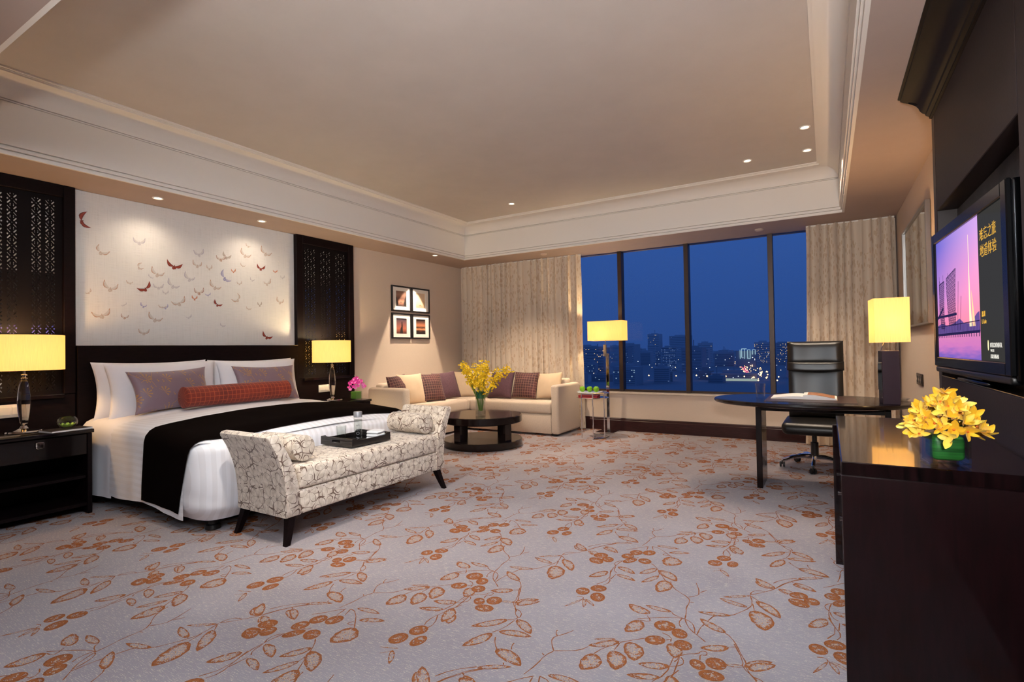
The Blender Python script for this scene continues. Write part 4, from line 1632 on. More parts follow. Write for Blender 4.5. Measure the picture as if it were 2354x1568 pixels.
# tray with glass, bottle and towels
tray = thing('serving_tray', 'black wooden tray with cut-out handles on the bench', 'tray', (-3.215, 2.92, 0.4925), 0.0)
tx, ty = 0.175, 0.2
M_TRAY = mat('black_lacquer', (12, 9, 9), 0.3, coat=0.4)
b = B().box(-tx, tx, -ty, ty, 0, 0.009, 0.001)
part('tray_floor', b, M_TRAY, tray, local=True)
for s in (-1, 1):
    # end wall with a handle slot
    y = s * (ty - 0.006)
    b = B()
    b.box(-tx, tx, y - 0.005, y + 0.005, 0.009, 0.024, 0.001)
    b.box(-tx, -0.045, y - 0.005, y + 0.005, 0.024, 0.042, 0.001)
    b.box(0.045, tx, y - 0.005, y + 0.005, 0.024, 0.042, 0.001)
    b.box(-tx, tx, y - 0.005, y + 0.005, 0.042, 0.062, 0.002)
    part('end_wall', b, M_TRAY, tray, local=True)
    x = s * (tx - 0.005)
    prof = [(-ty + 0.011, 0.009), (ty - 0.011, 0.009), (ty - 0.011, 0.062), (ty - 0.04, 0.062), (ty - 0.06, 0.045), (-ty + 0.06, 0.045), (-ty + 0.04, 0.062), (-ty + 0.011, 0.062)]
    part('side_wall', B().prism(prof, x - 0.005, x + 0.005, 'x'), M_TRAY, tray, local=True, smooth=False)
def tumbler(x, y, z, label, r=0.036, h=0.115):
    t = thing('drinking_glass', label, 'glass', (x, y, z))
    part('glass_body', B().lathe([(0.001, 0.0006), (r * 0.82, 0.0006), (r * 0.86, 0.02), (r * 1.02, h), (r * 0.96, h), (r * 0.8, 0.022), (0.001, 0.02)], seg=24, cap=False), M_VASE, t, local=True)
    return t
tumbler(-3.3, 2.845, 0.502, 'clear tumbler standing on the black tray', 0.038, 0.12)
bt = thing('water_bottle', 'slim clear water bottle with a grey cap on the tray', 'bottle', (-3.2, 2.925, 0.502))
part('bottle_body', B().lathe([(0.001, 0.0006), (0.03, 0.0006), (0.032, 0.004), (0.032, 0.18), (0.03, 0.184)], seg=28), thin_glass('bottle_plastic', (0.97, 0.97, 0.97), 0.9), bt, local=True)
part('water', B().lathe([(0.001, 0.002), (0.0295, 0.002), (0.0295, 0.165)], seg=24), M_WATER, bt, local=True)
part('cap', B().lathe([(0.032, 0.1845), (0.0335, 0.186), (0.0335, 0.225), (0.031, 0.229), (0.001, 0.229)], seg=28), mat('grey_cap', (150, 150, 154), 0.35, 0.3), bt, local=True)
M_TOWEL = mat('white_terry', (240, 240, 240), 0.95, bump=(400, 0.6, (1, 1, 1)))
for k in range(3):
    z = 0.5025 + 0.024 * k
    o = thing('folded_towel', ('lowest', 'middle', 'topmost')[k] + ' of three small folded white towels on the tray', 'towel', (-3.12, 3.035, z), 0.15 + 0.05 * k, 'folded towels on the tray')
    part('fold', B().box(-0.05, 0.055, -0.06, 0.06, 0.0, 0.023, 0.011, 4), M_TOWEL, o, local=True)
    part('flap', B().box(-0.046, 0.05, -0.056, 0.056, 0.0232, 0.0236, 0.0001), M_TOWEL, o, local=True)


def text_mesh(name, body, size, m, parent, Mx, align='LEFT', shear=0.0, thin=0.0):
    cu = bpy.data.curves.new(name, 'FONT')
    cu.body = body
    cu.size = size
    cu.align_x = align
    cu.shear = shear
    cu.extrude = 0.0002
    cu.offset = -thin
    cu.resolution_u = 3
    tmp = bpy.data.objects.new(name, cu)
    COL.objects.link(tmp)
    bpy.context.view_layer.update()
    me = bpy.data.meshes.new_from_object(tmp.evaluated_get(bpy.context.evaluated_depsgraph_get()))
    bpy.data.objects.remove(tmp)
    me.materials.clear()
    me.materials.append(m)
    return inst(name, me, parent, Mx)


# bottle lettering reads upwards, wrapped on the side facing the room
M_INK = mat('grey_print', (120, 120, 124), 0.5)
cang = atan2(-2.92, 3.2)
for i, ch in enumerate('VOSS'):
    Mx = Matrix.Translation((-3.2, 2.925, 0.515 + 0.034 * i)) @ Matrix.Rotation(cang, 4, 'Z') @ Matrix.Translation((0.0326, 0, 0)) @ Matrix(((0, 0, 1, 0), (0, -1, 0, 0), (1, 0, 0, 0), (0, 0, 0, 1))) @ Matrix.Translation((0, -0.011, 0))
    text_mesh('lettering', ch, 0.034, M_INK, bt, Mx)

# ================================================================== SOFA CORNER
sofa = thing('sofa', 'beige L-shaped corner sofa below the curtain', 'sofa', (-4.6, 6.6, 0))
sx0, sxa = -5.395, -4.66        # wing along the bed wall
yn = 5.1                         # near end of the wing
yfr, ybk = 6.425, 7.13            # wing along the window
xr = -3.15
part('base', B().box(sx0, sxa - 0.01, yn + 0.14, ybk, 0.03, 0.3, 0.015, 2), M_LINEN, sofa)
part('base', B().box(sxa, xr - 0.125, yfr + 0.01, ybk, 0.03, 0.3, 0.015, 2), M_LINEN, sofa)
part('armrest', B().box(sx0, sxa - 0.06, yn, yn + 0.135, 0.03, 0.715, 0.045, 4), M_LINEN, sofa)
part('armrest', B().box(xr - 0.12, xr, yfr - 0.005, ybk + 0.02, 0.03, 0.705, 0.035, 4), M_LINEN, sofa)
part('backrest', B().box(sx0, sx0 + 0.15, yn + 0.137, ybk + 0.02, 0.3, 0.765, 0.05, 4), M_LINEN, sofa)
part('backrest', B().box(sx0 + 0.152, xr - 0.122, ybk - 0.13, ybk + 0.02, 0.3, 0.765, 0.05, 4), M_LINEN, sofa)
def seat(x0, x1, y0, y1, name='seat_cushion'):
    b = B().box(x0, x1, y0, y1, 0.303, 0.46, 0.035, 4)
    cx, cy = (x0 + x1) / 2, (y0 + y1) / 2
    b.v = [(p[0], p[1], p[2] + (0.018 * max(0, 1 - ((p[0] - cx) / (x1 - x0) * 2) ** 2) if p[2] > 0.42 else 0)) for p in b.v]
    part(name, b, M_LINEN, sofa)
seat(sx0 + 0.15, sxa + 0.01, yn + 0.14, 6.42)
seat(sx0 + 0.15, sxa + 0.01, 6.425, ybk - 0.132)
seat(sxa + 0.014, xr - 0.125, yfr, ybk - 0.132)
for x, y in ((-3.25, 6.52), (-4.55, 6.52), (-5.25, 5.2), (-4.78, 5.2)):
    part('foot', B().box(x - 0.04, x + 0.04, y - 0.04, y + 0.04, 0.0005, 0.032, 0.004), M_BLACK, sofa)

def leanw(x, y, z, tilt, rz=0.0, roll=0.0):
    """cushion leaning against a back along the window: faces -Y"""
    A = Matrix(((1, 0, 0, 0), (0, sin(tilt), -cos(tilt), 0), (0, cos(tilt), sin(tilt), 0), (0, 0, 0, 1)))
    return Matrix.Translation((x, y, z)) @ Matrix.Rotation(rz, 4, 'Z') @ A @ Matrix.Rotation(roll, 4, 'Z')


G1 = 'scatter cushions on the corner sofa'
S = 0.42
def scat(m, M, label, s=0.43, seed=0, t=0.15):
    o = place('cushion', cushion(s, s, t, seed=seed, pinch=0.07, wr=0.01), m, M, label, 'cushion', G1)
    return o
scat(M_CHECK, lean(-5.1, 5.42, 0.67, 0.3, 0.1, 0.05), 'maroon checked cushion half hidden behind the left sofa arm', 0.42, 11)
scat(M_BEIGE, lean(-5.06, 5.62, 0.665, 0.3, -0.15, 0.0), 'sand coloured cushion on the bed-wall side of the sofa', 0.45, 12)
scat(M_CHECK, lean(-5.0, 5.98, 0.665, 0.38, -0.2, -0.03), 'maroon checked cushion beside the sand coloured one, left sofa wing', 0.43, 13)
scat(M_PLUM, lean(-5.02, 6.36, 0.67, 0.36, -0.3, 0.06), 'plum cushion with frilled edge near the sofa corner', 0.43, 14)
scat(M_BEIGE, lean(-5.0, 6.8, 0.66, 0.34, -0.75, 0.0), 'sand coloured cushion in the sofa corner behind the yellow orchids', 0.44, 15)
scat(M_BEIGE, leanw(-4.5, 6.9, 0.665, 0.32, 0.2, 0.0), 'sand coloured cushion behind the plum one on the window side', 0.42, 16)
scat(M_PLUM, leanw(-4.29, 6.78, 0.665, 0.36, -0.05, 0.03), 'plain plum cushion on the window side of the sofa', 0.43, 17)
scat(M_CHECK, leanw(-3.87, 6.79, 0.668, 0.34, 0.05, -0.02), 'maroon checked cushion on the window side of the sofa', 0.41, 18)
scat(M_BEIGE, leanw(-3.52, 6.87, 0.66, 0.34, 0.12, 0.05), 'sand coloured cushion by the right sofa arm', 0.4, 19)

# round coffee table
ctx, cty, cr = -3.77, 5.5, 0.5
ct = thing('coffee_table', 'round dark wood coffee table with two thick discs', 'table', (ctx, cty, 0))
disc = [(0.001, 0), (cr - 0.008, 0), (cr, 0.008), (cr, 0.082), (cr - 0.008, 0.09), (0.001, 0.09)]
part('base_disc', B().lathe([(r, z + 0.0005) for r, z in disc], (ctx, cty, 0), 64), M_GLOSSWOOD, ct)
part('tabletop', B().lathe(disc, (ctx, cty, 0.3), 64), M_GLOSSWOOD, ct)
for k in range(4):
    a = radians(-10.6 + 90 * k)
    Mx = Matrix.Translation((ctx, cty, 0)) @ Matrix.Rotation(a, 4, 'Z')
    part('leg', B().box(0.33, 0.44, -0.055, 0.055, 0.0906, 0.2995, 0.003, 1, Mx), M_GLOSSWOOD, ct)

# tall vase with yellow spray orchids
vx, vy, vz = -3.7, 5.36, 0.3905
vs = thing('flower_vase', 'tall cylinder vase of yellow spray orchids on the coffee table', 'flowers', (vx, vy, vz))
vr, vh = 0.062, 0.3
part('vase_glass', B().lathe([(0.001, 0.0), (vr, 0.0), (vr, vh), (vr - 0.004, vh), (vr - 0.004, 0.014), (0.001, 0.012)], seg=32, cap=False), M_VASE, vs, local=True)
part('leaf_liner', B().lathe([(vr - 0.006, 0.215), (vr - 0.006, 0.296), (vr - 0.01, 0.296), (vr - 0.01, 0.215)], seg=28, cap=False), mat('dark_leaf_green', (30, 96, 62), 0.5), vs, local=True)
M_STEM = mat('orchid_stem_green', (104, 128, 44), 0.6)
M_YEL = mat('yellow_orchid', (244, 206, 16), 0.5)
flo = B()
for k in range(4):
    p = petal_mesh('f', (0.021, 0.015, 0.014, 0.015)[k], (0.026, 0.013, 0.012, 0.013)[k], None, 0.2, 2)
    flo.add(p.v, p.f, Matrix.Rotation(k * pi / 2, 4, 'Z') @ Matrix.Rotation(-0.25, 4, 'Y'))
for k in range(30):
    a = 2 * pi * k / 30 * 7.3
    rr = (0.06 + 0.36 * (((k * 7) % 30) / 30)) * (1.0 if k % 3 else 1.15)
    hh = 0.34 + 0.36 * sqrt(max(0, 1 - (rr / 0.55) ** 2)) * R.uniform(0.7, 1.05)
    if k % 6 == 0:
        hh *= 0.62
    e = Vector((rr * cos(a), rr * sin(a), hh + 0.02))
    P = []
    for i in range(7):
        t = i / 6
        base = Vector((0.02 * cos(a), 0.02 * sin(a), 0.06))
        p = base.lerp(e, t)
        p.z += 0.13 * sin(pi * t) * (0.5 + rr)
        if t < 0.5:
            q = sqrt(p.x ** 2 + p.y ** 2)
            if p.z < 0.3 and q > 0.045:
                p.x *= 0.045 / q; p.y *= 0.045 / q
        P.append(p)
    st = part('stem', B().tube([tuple(p) for p in P], [0.0028, 0.0026, 0.0024, 0.002, 0.0017, 0.0013, 0.0008], 5), M_STEM, vs, local=True)
    fb = B()
    for i in range(30):
        t = 0.4 + 0.55 * R.random()
        ii = min(5, int(t * 6))
        p = P[ii].lerp(P[ii + 1], t * 6 - ii) + Vector((R.gauss(0, 0.02), R.gauss(0, 0.02), R.gauss(0, 0.016)))
        d = Vector((R.gauss(0.35, 0.6), R.gauss(-0.5, 0.6), R.gauss(0.2, 0.5)))
        s = R.uniform(0.75, 1.25) * (1.2 - 0.4 * t)
        fb.add(flo.v, flo.f, Matrix.Translation(p) @ d.to_track_quat('Z', 'Y').to_matrix().to_4x4() @ Matrix.Scale(s, 4))
    o = part('florets', fb, M_YEL, st, local=True, smooth=False, fix=False)
    o['kind'] = 'stuff'

# chrome side table, tray of apples, book, floor lamp
sd = thing('side_table', 'small chrome side table with a glass top beside the sofa', 'table', (-2.75, 6.66, 0))
SR, szt = 0.2, 0.605
angs = [radians(a) for a in (-127, -50, -5, 130)]
b = B()
ring = [(-2.75 + SR * 1.05 * cos(2 * pi * k / 8 + pi / 8), 6.66 + SR * 1.05 * sin(2 * pi * k / 8 + pi / 8)) for k in range(9)]
for zz in (szt - 0.008, szt - 0.072):
    for i in range(8):
        p, q = ring[i], ring[i + 1]
        b.tube([(p[0], p[1], zz), (q[0], q[1], zz)], 0.007, 6)
part('top_rim', b, M_CHROME, sd)
part('glass_top', B().prism([(p[0], p[1]) for p in ring[:8]], szt - 0.006, szt + 0.001, 'z'), M_VASE, sd, smooth=False)
part('glass_shelf', B().prism([(p[0], p[1]) for p in ring[:8]], szt - 0.074, szt - 0.067, 'z'), mat('smoked_glass', (30, 40, 46), 0.05, 0, 0.8), sd, smooth=False)
for i in (5, 6, 7, 2):
    p = ring[i]
    part('leg', B().tube([(p[0], p[1], 0.0085), (p[0], p[1], szt - 0.004)], 0.008, 8), M_CHROME, sd)
b = B()
for i in (6, 7, 8, 1):
    p, q = ring[i % 8], ring[(i + 1) % 8]
    b.tube([(p[0], p[1], 0.009), (q[0], q[1], 0.009)], 0.008, 6)
part('base_rail', b, M_CHROME, sd)
bk = thing('book', 'red covered book on the lower glass of the side table', 'book', (-2.77, 6.6, szt - 0.0665), 0.15)
part('cover', B().box(-0.13, 0.13, -0.085, 0.085, 0.0, 0.003, 0.001).box(-0.13, 0.13, -0.085, 0.085, 0.031, 0.034, 0.001).box(-0.133, -0.129, -0.085, 0.085, 0.0, 0.034, 0.001), mat('red_cover', (196, 34, 44), 0.4), bk, local=True)
part('pages', B().box(-0.128, 0.126, -0.082, 0.082, 0.0032, 0.0308, 0), mat('red_page_edge', (150, 40, 44), 0.8), bk, local=True, smooth=False)
tr = thing('fruit_plate', 'white folded napkin plate under the green apples', 'plate', (-2.76, 6.6, szt + 0.0015), 0.15)
part('plate', B().box(-0.15, 0.15, -0.075, 0.075, 0, 0.006, 0.002), mat('white_china', (238, 238, 236), 0.15), tr, local=True)
part('rim', B().box(-0.158, -0.146, -0.08, 0.08, 0.004, 0.016, 0.003).box(0.146, 0.158, -0.08, 0.08, 0.004, 0.016, 0.003), mat('white_china', (238, 238, 236), 0.15), tr, local=True)
M_APPLE = mat('green_apple_skin', (128, 186, 36), 0.25, var=(9, 0.12, (1, 1, 1)))
for i, dx in enumerate((-0.095, 0.005, 0.095)):
    lab = ('left', 'middle', 'right')[i] + ' of three green apples on the side table'
    wx, wy = -2.77 + dx * cos(0.15), 6.6 + dx * sin(0.15)
    ap = thing('apple', lab, 'apple', (wx, wy, szt + 0.008), 0, 'green apples on the side table')
    part('fruit', B().lathe([(0.001, 0.004), (0.015, 0.0), (0.03, 0.012), (0.039, 0.035), (0.038, 0.052), (0.028, 0.068), (0.014, 0.072), (0.004, 0.064)], seg=20), M_APPLE, ap, local=True)
    part('stalk', B().tube([(0, 0, 0.064), (0.004, 0.002, 0.084)], 0.0016, 5), mat('apple_stalk', (80, 60, 36), 0.7), ap, local=True)

fx, fy = -2.7, 7.12
fl = thing('floor_lamp', 'chrome floor lamp with a glowing box shade before the window', 'lamp', (fx, fy, 0))
part('base_plate', B().box(fx - 0.15, fx + 0.11, fy - 0.14, fy + 0.12, 0.0005, 0.014, 0.003), M_CHROME, fl)
part('pole', B().box(fx - 0.02, fx + 0.02, fy - 0.014, fy + 0.014, 0.014, 1.12, 0.002), M_CHROME, fl)
part('bracket', B().box(fx - 0.055, fx - 0.015, fy - 0.016, fy + 0.016, 1.08, 1.25, 0.002), M_CHROME, fl)
part('neck', B().tube([(fx - 0.03, fy, 1.25), (fx - 0.02, fy, 1.34)], 0.006, 8), M_CHROME, fl)
def box_shade(x0, x1, y0, y1, z0, z1, th=0.003, M=None):
    b = B()
    b.box(x0, x1, y0, y0 + th, z0, z1, 0, M=M).box(x0, x1, y1 - th, y1, z0, z1, 0, M=M)
    b.box(x0, x0 + th, y0 + th, y1 - th, z0, z1, 0, M=M).box(x1 - th, x1, y0 + th, y1 - th, z0, z1, 0, M=M)
    return b
sc0 = (fx - 0.25, fx + 0.26, fy - 0.12, fy + 0.12)
part('shade', box_shade(*sc0, 1.305, 1.585), M_SHADE, fl, smooth=False)
b = B()
for z in (1.304, 1.582):
    b.box(sc0[0] - 0.001, sc0[1] + 0.001, sc0[2] - 0.001, sc0[2], z, z + 0.004, 0).box(sc0[0] - 0.001, sc0[1] + 0.001, sc0[3], sc0[3] + 0.001, z, z + 0.004, 0)
part('shade_trim', b, mat('shade_binding', (224, 190, 130), 0.7), fl, smooth=False)
part('bulb', B().lathe([(0.001, 0.0), (0.02, 0.01), (0.03, 0.045), (0.02, 0.08), (0.001, 0.09)], (fx - 0.03, fy, 1.36), 12), emis('bulb_glow', (1, 0.75, 0.42), 20, True), fl)
lamp('bulb_light', 'POINT', (fx - 0.03, fy - 0.03, 1.47), 20, LAMPC, fl, shadow_soft_size=0.04)

# four framed pictures
M_FRAME = mat('black_picture_frame', (16, 12, 12), 0.4)
M_MAT = mat('white_passepartout', (236, 228, 216), 0.8)
def sunset(name, stops):
    t = NT(name)
    sp = t.n('SeparateXYZ')
    t.l(t.coord((1, 1, 1)), sp.inputs[0])
    n = t.noise(t.coord((1, 6, 22)), 3.0, 3)
    k = t.math('ADD', t.math('MULTIPLY', sp.outputs[2], 1 / 0.2), t.math('MULTIPLY', t.math('SUBTRACT', n, 0.5), 0.12))
    t.base(t.ramp(t.math('ADD', k, 0.5), [(p, rgba(c)) for p, c in stops]))
    return t.set(0.5)
pics = [('photo_river', [(0.0, (70, 46, 40)), (0.3, (176, 124, 100)), (0.5, (104, 72, 60)), (0.8, (150, 112, 94)), (1.0, (128, 98, 84))], 'upper left framed sunset photo of a tree-lined river', 'trees'),
        ('photo_mist', [(0.0, (170, 140, 112)), (0.25, (206, 174, 140)), (0.6, (222, 192, 160)), (1.0, (214, 184, 152))], 'upper right framed photo of a pale misty lake with a boat', 'boat'),
        ('photo_pier', [(0.0, (92, 52, 42)), (0.3, (176, 100, 74)), (0.6, (140, 88, 80)), (1.0, (80, 68, 78))], 'lower left framed photo of a dark rock tower at dusk', 'tower'),
        ('photo_sun', [(0.0, (44, 26, 22)), (0.2, (90, 46, 32)), (0.3, (220, 150, 104)), (0.42, (64, 36, 30)), (0.6, (196, 124, 86)), (0.85, (100, 64, 54)), (1.0, (40, 30, 32))], 'lower right framed photo of a low sun over water', 'sun')]
fw_, fh_ = 0.412, 0.38
M_SIL = mat('photo_silhouette', (38, 26, 24), 0.6)
for i, (nm, stops, lb, kind) in enumerate(pics):
    y0 = 5.612 + (i % 2) * 0.43
    z0 = (2.175 - fh_) if i < 2 else 1.39
    t = thing('picture_frame', lb, 'picture', (BW, y0 + fw_ / 2, z0), 0, 'four framed photographs')
    x = BW + 0.002
    b = B()
    b.box(x, x + 0.026, y0, y0 + 0.022, z0, z0 + fh_, 0.002).box(x, x + 0.026, y0 + fw_ - 0.022, y0 + fw_, z0, z0 + fh_, 0.002)
    b.box(x, x + 0.026, y0 + 0.022, y0 + fw_ - 0.022, z0, z0 + 0.022, 0.002).box(x, x + 0.026, y0 + 0.022, y0 + fw_ - 0.022, z0 + fh_ - 0.022, z0 + fh_, 0.002)
    part('frame', b, M_FRAME, t)
    a0, a1, c0, c1 = y0 + 0.095, y0 + fw_ - 0.095, z0 + 0.075, z0 + fh_ - 0.075
    b = B()
    b.box(x, x + 0.014, y0 + 0.02, a0, z0 + 0.02, z0 + fh_ - 0.02, 0).box(x, x + 0.014, a1, y0 + fw_ - 0.02, z0 + 0.02, z0 + fh_ - 0.02, 0)
    b.box(x, x + 0.014, a0, a1, z0 + 0.02, c0, 0).box(x, x + 0.014, a0, a1, c1, z0 + fh_ - 0.02, 0)
    part('mount', b, M_MAT, t, smooth=False)
    ym, zm = (a0 + a1) / 2, (c0 + c1) / 2
    t2 = inst('photograph', mesh_of('photograph', B().box(-0.001, 0.003, -(a1 - a0) / 2, (a1 - a0) / 2, -(c1 - c0) / 2, (c1 - c0) / 2, 0), sunset(nm, stops), False), t, Matrix.Translation((x + 0.002, ym, zm)))
    xs = x + 0.0056
    b = B()
    if kind == 'trees':
        for s in (-1, 1):
            P = [(ym + s * (a1 - a0) / 2, c0)] + [(ym + s * ((a1 - a0) / 2 - 0.055 * (1 - k / 5) ** 0.7 - 0.004 * (k % 2)), c0 + 0.02 + 0.15 * k / 5) for k in range(6)] + [(ym + s * (a1 - a0) / 2, c0 + 0.17)]
            b.prism(P, xs, xs + 0.0006, 'x')
        b.prism([(ym - 0.006, c0 + 0.05), (ym + 0.006, c0 + 0.05), (ym + 0.004, c0 + 0.075), (ym - 0.004, c0 + 0.075)], xs, xs + 0.0006, 'x')
    elif kind == 'boat':
        b.prism([(ym - 0.03, c0 + 0.03), (ym + 0.045, c0 + 0.03), (ym + 0.05, c0 + 0.042), (ym + 0.02, c0 + 0.042), (ym + 0.012, c0 + 0.054), (ym - 0.012, c0 + 0.052), (ym - 0.02, c0 + 0.042), (ym - 0.038, c0 + 0.042)], xs, xs + 0.0006, 'x')
    elif kind == 'tower':
        b.prism([(ym - 0.03, c0), (ym + 0.035, c0), (ym + 0.028, c0 + 0.06), (ym + 0.03, c0 + 0.12), (ym + 0.022, c0 + 0.185), (ym + 0.006, c0 + 0.175), (ym + 0.0, c0 + 0.1), (ym - 0.012, c0 + 0.09), (ym - 0.022, c0 + 0.05)], xs, xs + 0.0006, 'x')
    else:
        b.prism([(a0, c0), (a1, c0), (a1, c0 + 0.05), (ym + 0.03, c0 + 0.045), (ym, c0 + 0.03), (ym - 0.04, c0 + 0.045), (a0, c0 + 0.055)], xs, xs + 0.0006, 'x')
    part('silhouette', b, M_SIL if kind != 'boat' else mat('pale_silhouette', (150, 116, 92), 0.6), t, smooth=False)

# curtains
def curtain(x0, x1, y, label, flare0, flare1, seed, nf):
    t = thing('curtain', label, 'curtain', ((x0 + x1) / 2, y, 0.01), 0, 'leaf-patterned curtains')
    rr = random.Random(seed)
    cuts = [0]
    for k in range(nf):
        cuts.append(cuts[-1] + rr.uniform(0.6, 1.4))
    tot = cuts[-1]
    cuts = [c / tot for c in cuts]
    amps = [rr.uniform(0.55, 1.15) for _ in cuts]
    def pt(u, v):
        z = 0.012 + (SZ - 0.014) * v
        k = 0
        while k < nf - 1 and u > cuts[k + 1]:
            k += 1
        ph = (u - cuts[k]) / (cuts[k + 1] - cuts[k])
        am = amps[k] * (0.07 + 0.02 * (1 - v))
        dy = -am * (0.5 - 0.5 * cos(2 * pi * ph)) ** 0.8
        dx = 0.018 * sin(2 * pi * ph) * amps[k]
        xa = x0 + flare0 * (1 - v) ** 1.5
        xb = x1 + flare1 * (1 - v) ** 1.5
        dy += 0.012 * mnoise.noise(Vector((u * 7, z * 0.9, seed))) * (1 - v * 0.6)
        return (xa + (xb - xa) * u + dx + 0.012 * mnoise.noise(Vector((u * 9, z * 1.2, seed + 4))), y + dy, z)
    b = B().grid(pt, nf * 14, 24)
    part('cloth', b, M_CURTAIN, t, ang=180, fix=False)
    part('track', B().box(x0, x1, y - 0.02, y + 0.02, SZ - 0.016, SZ - 0.001, 0.002), M_WHITE_P, t)
    return t
curtain(-5.36, -3.15, 7.275, 'wide leaf-patterned curtain behind the sofa, left of the window', 0.0, 0.03, 3, 21)
curtain(-0.19, 0.67, 7.2, 'leaf-patterned curtain behind the desk, right of the window', -0.06, 0.0, 8, 10)

# ================================================================== DESK SIDE
dcx, dcy, da, db = -0.16, 4.97, 0.72, 0.5
desk = thing('desk', 'dark oval writing desk with panel legs before the window', 'desk', (dcx, dcy, 0))
prof = [(0.001, 0.712), (0.955, 0.712), (0.985, 0.718), (1.0, 0.731), (0.995, 0.742), (0.98, 0.749), (0.96, 0.75), (0.001, 0.75)]
part('desktop', B().lathe(prof, (dcx, dcy, 0), 80, sx=da, sy=db), M_GLOSSWOOD, desk)
part('apron', B().box(-0.49, 0.36, dcy - 0.14, dcy + 0.24, 0.655, 0.7115, 0.003), M_GLOSSWOOD, desk)
part('leg', B().box(-0.535, -0.49, 4.85, 5.24, 0.0005, 0.7115, 0.003), M_GLOSSWOOD, desk)
part('leg', B().box(0.36, 0.4, 4.85, 5.24, 0.0005, 0.7115, 0.003), M_GLOSSWOOD, desk)
single('desk_pad', B().box(-0.45, 0.185, 4.665, 5.3, 0.7503, 0.7535, 0.001), mat('brown_leather_pad', (58, 36, 30), 0.35), 'brown leather pad under the open book on the desk', 'desk pad')
tumbler(-0.5, 4.93, 0.7505, 'clear tumbler on the left end of the desk', 0.04, 0.125)

# open book: two fanned page blocks on a cover
bk = thing('open_book', 'thick open magazine lying on the desk pad', 'book', (-0.18, 5.0, 0.754), 0.0)
def leafblock(s):
    v, f = [], []
    n = 10
    for i in range(n + 1):
        t = i / n
        x = s * 0.235 * t
        zt = 0.006 + 0.034 * (sin(pi * min(1, t * 1.25 + 0.12)) ** 0.8 if t < 0.72 else 0) if t < 0.0 else 0.0
        hgt = 0.016 + 0.026 * (1 - t) ** 0.5 * sin(pi * min(1, 0.18 + 0.82 * t)) + 0.012 * (1 - t)
        hgt = max(0.005, hgt * (0.6 if s < 0 else 0.85))
        for y in (-0.15, 0.15):
            v += [(x, y, 0.003), (x, y, hgt)]
    for i in range(n):
        a, c = 4 * i, 4 * i + 4
        f += [[a + 1, c + 1, c + 3, a + 3], [a, a + 2, c + 2, c], [a, c, c + 1, a + 1], [a + 2, a + 3, c + 3, c + 2]]
    f += [[0, 1, 3, 2], [4 * n, 4 * n + 2, 4 * n + 3, 4 * n + 1]]
    return B().add(v, f)
part('page_block', leafblock(-1), M_PAPER, bk, local=True, ang=50)
part('page_block', leafblock(1), M_PAPER, bk, local=True, ang=50)
part('cover', B().box(-0.24, 0.24, -0.153, 0.153, 0.0, 0.0025, 0.0008), mat('book_cover_tan', (150, 120, 96), 0.5), bk, local=True)
b = B().grid(lambda u, v: (0.03 + 0.19 * u, -0.14 + 0.28 * v, 0.0012 + max(0.005, 0.85 * (0.016 + 0.026 * (1 - (0.03 + 0.19 * u) / 0.235) ** 0.5 * sin(pi * min(1, 0.18 + 0.82 * (0.03 + 0.19 * u) / 0.235)) + 0.012 * (1 - (0.03 + 0.19 * u) / 0.235)))), 10, 2)
part('printed_page', b, mat('warm_photo_print', (176, 122, 84), 0.4, var=(14, 0.5, (1, 1, 1))), bk, local=True)

# desk lamp: lacquered slab base, square shade turned a little
dl = thing('desk_lamp', 'desk lamp with a dark slab base and a glowing square shade', 'lamp', (0.385, 4.78, 0.7505), radians(6))
M_LACQ = mat('aubergine_lacquer', (58, 42, 52), 0.25, coat=0.5)
part('base_block', B().box(-0.052, 0.055, -0.07, 0.07, 0.0, 0.395, 0.002), M_LACQ, dl, local=True)
part('chrome_inlay', B().box(-0.0555, -0.0525, -0.068, 0.068, 0.1, 0.31, 0.0005), M_CHROME, dl, local=True)
part('neck', B().tube([(0.012, 0, 0.395), (0.012, 0, 0.56)], 0.005, 8).tube([(-0.045, 0, 0.395), (-0.02, 0, 0.47)], 0.003, 6), M_CHROME, dl, local=True)
part('shade', box_shade(-0.1, 0.115, -0.11, 0.11, 0.455, 0.78), M_SHADE, dl, local=True, smooth=False)
part('bulb', B().lathe([(0.001, 0.0), (0.02, 0.01), (0.03, 0.045), (0.02, 0.08), (0.001, 0.09)], (0.012, 0, 0.56), 12), emis('bulb_glow', (1, 0.75, 0.42), 20, True), dl, local=True)
lamp('bulb_light', 'POINT', tuple(MW[dl] @ Vector((0.012, 0, 0.7))), 22, LAMPO, dl, shadow_soft_size=0.04)
ash = thing('glass_dish', 'shallow glass dish at the right end of the desk', 'dish', (0.47, 5.06, 0.7505))
part('dish_glass', B().lathe([(0.001, 0.0004), (0.05, 0.0004), (0.07, 0.02), (0.066, 0.02), (0.048, 0.005), (0.001, 0.004)], seg=24, cap=False), M_VASE, ash, local=True)

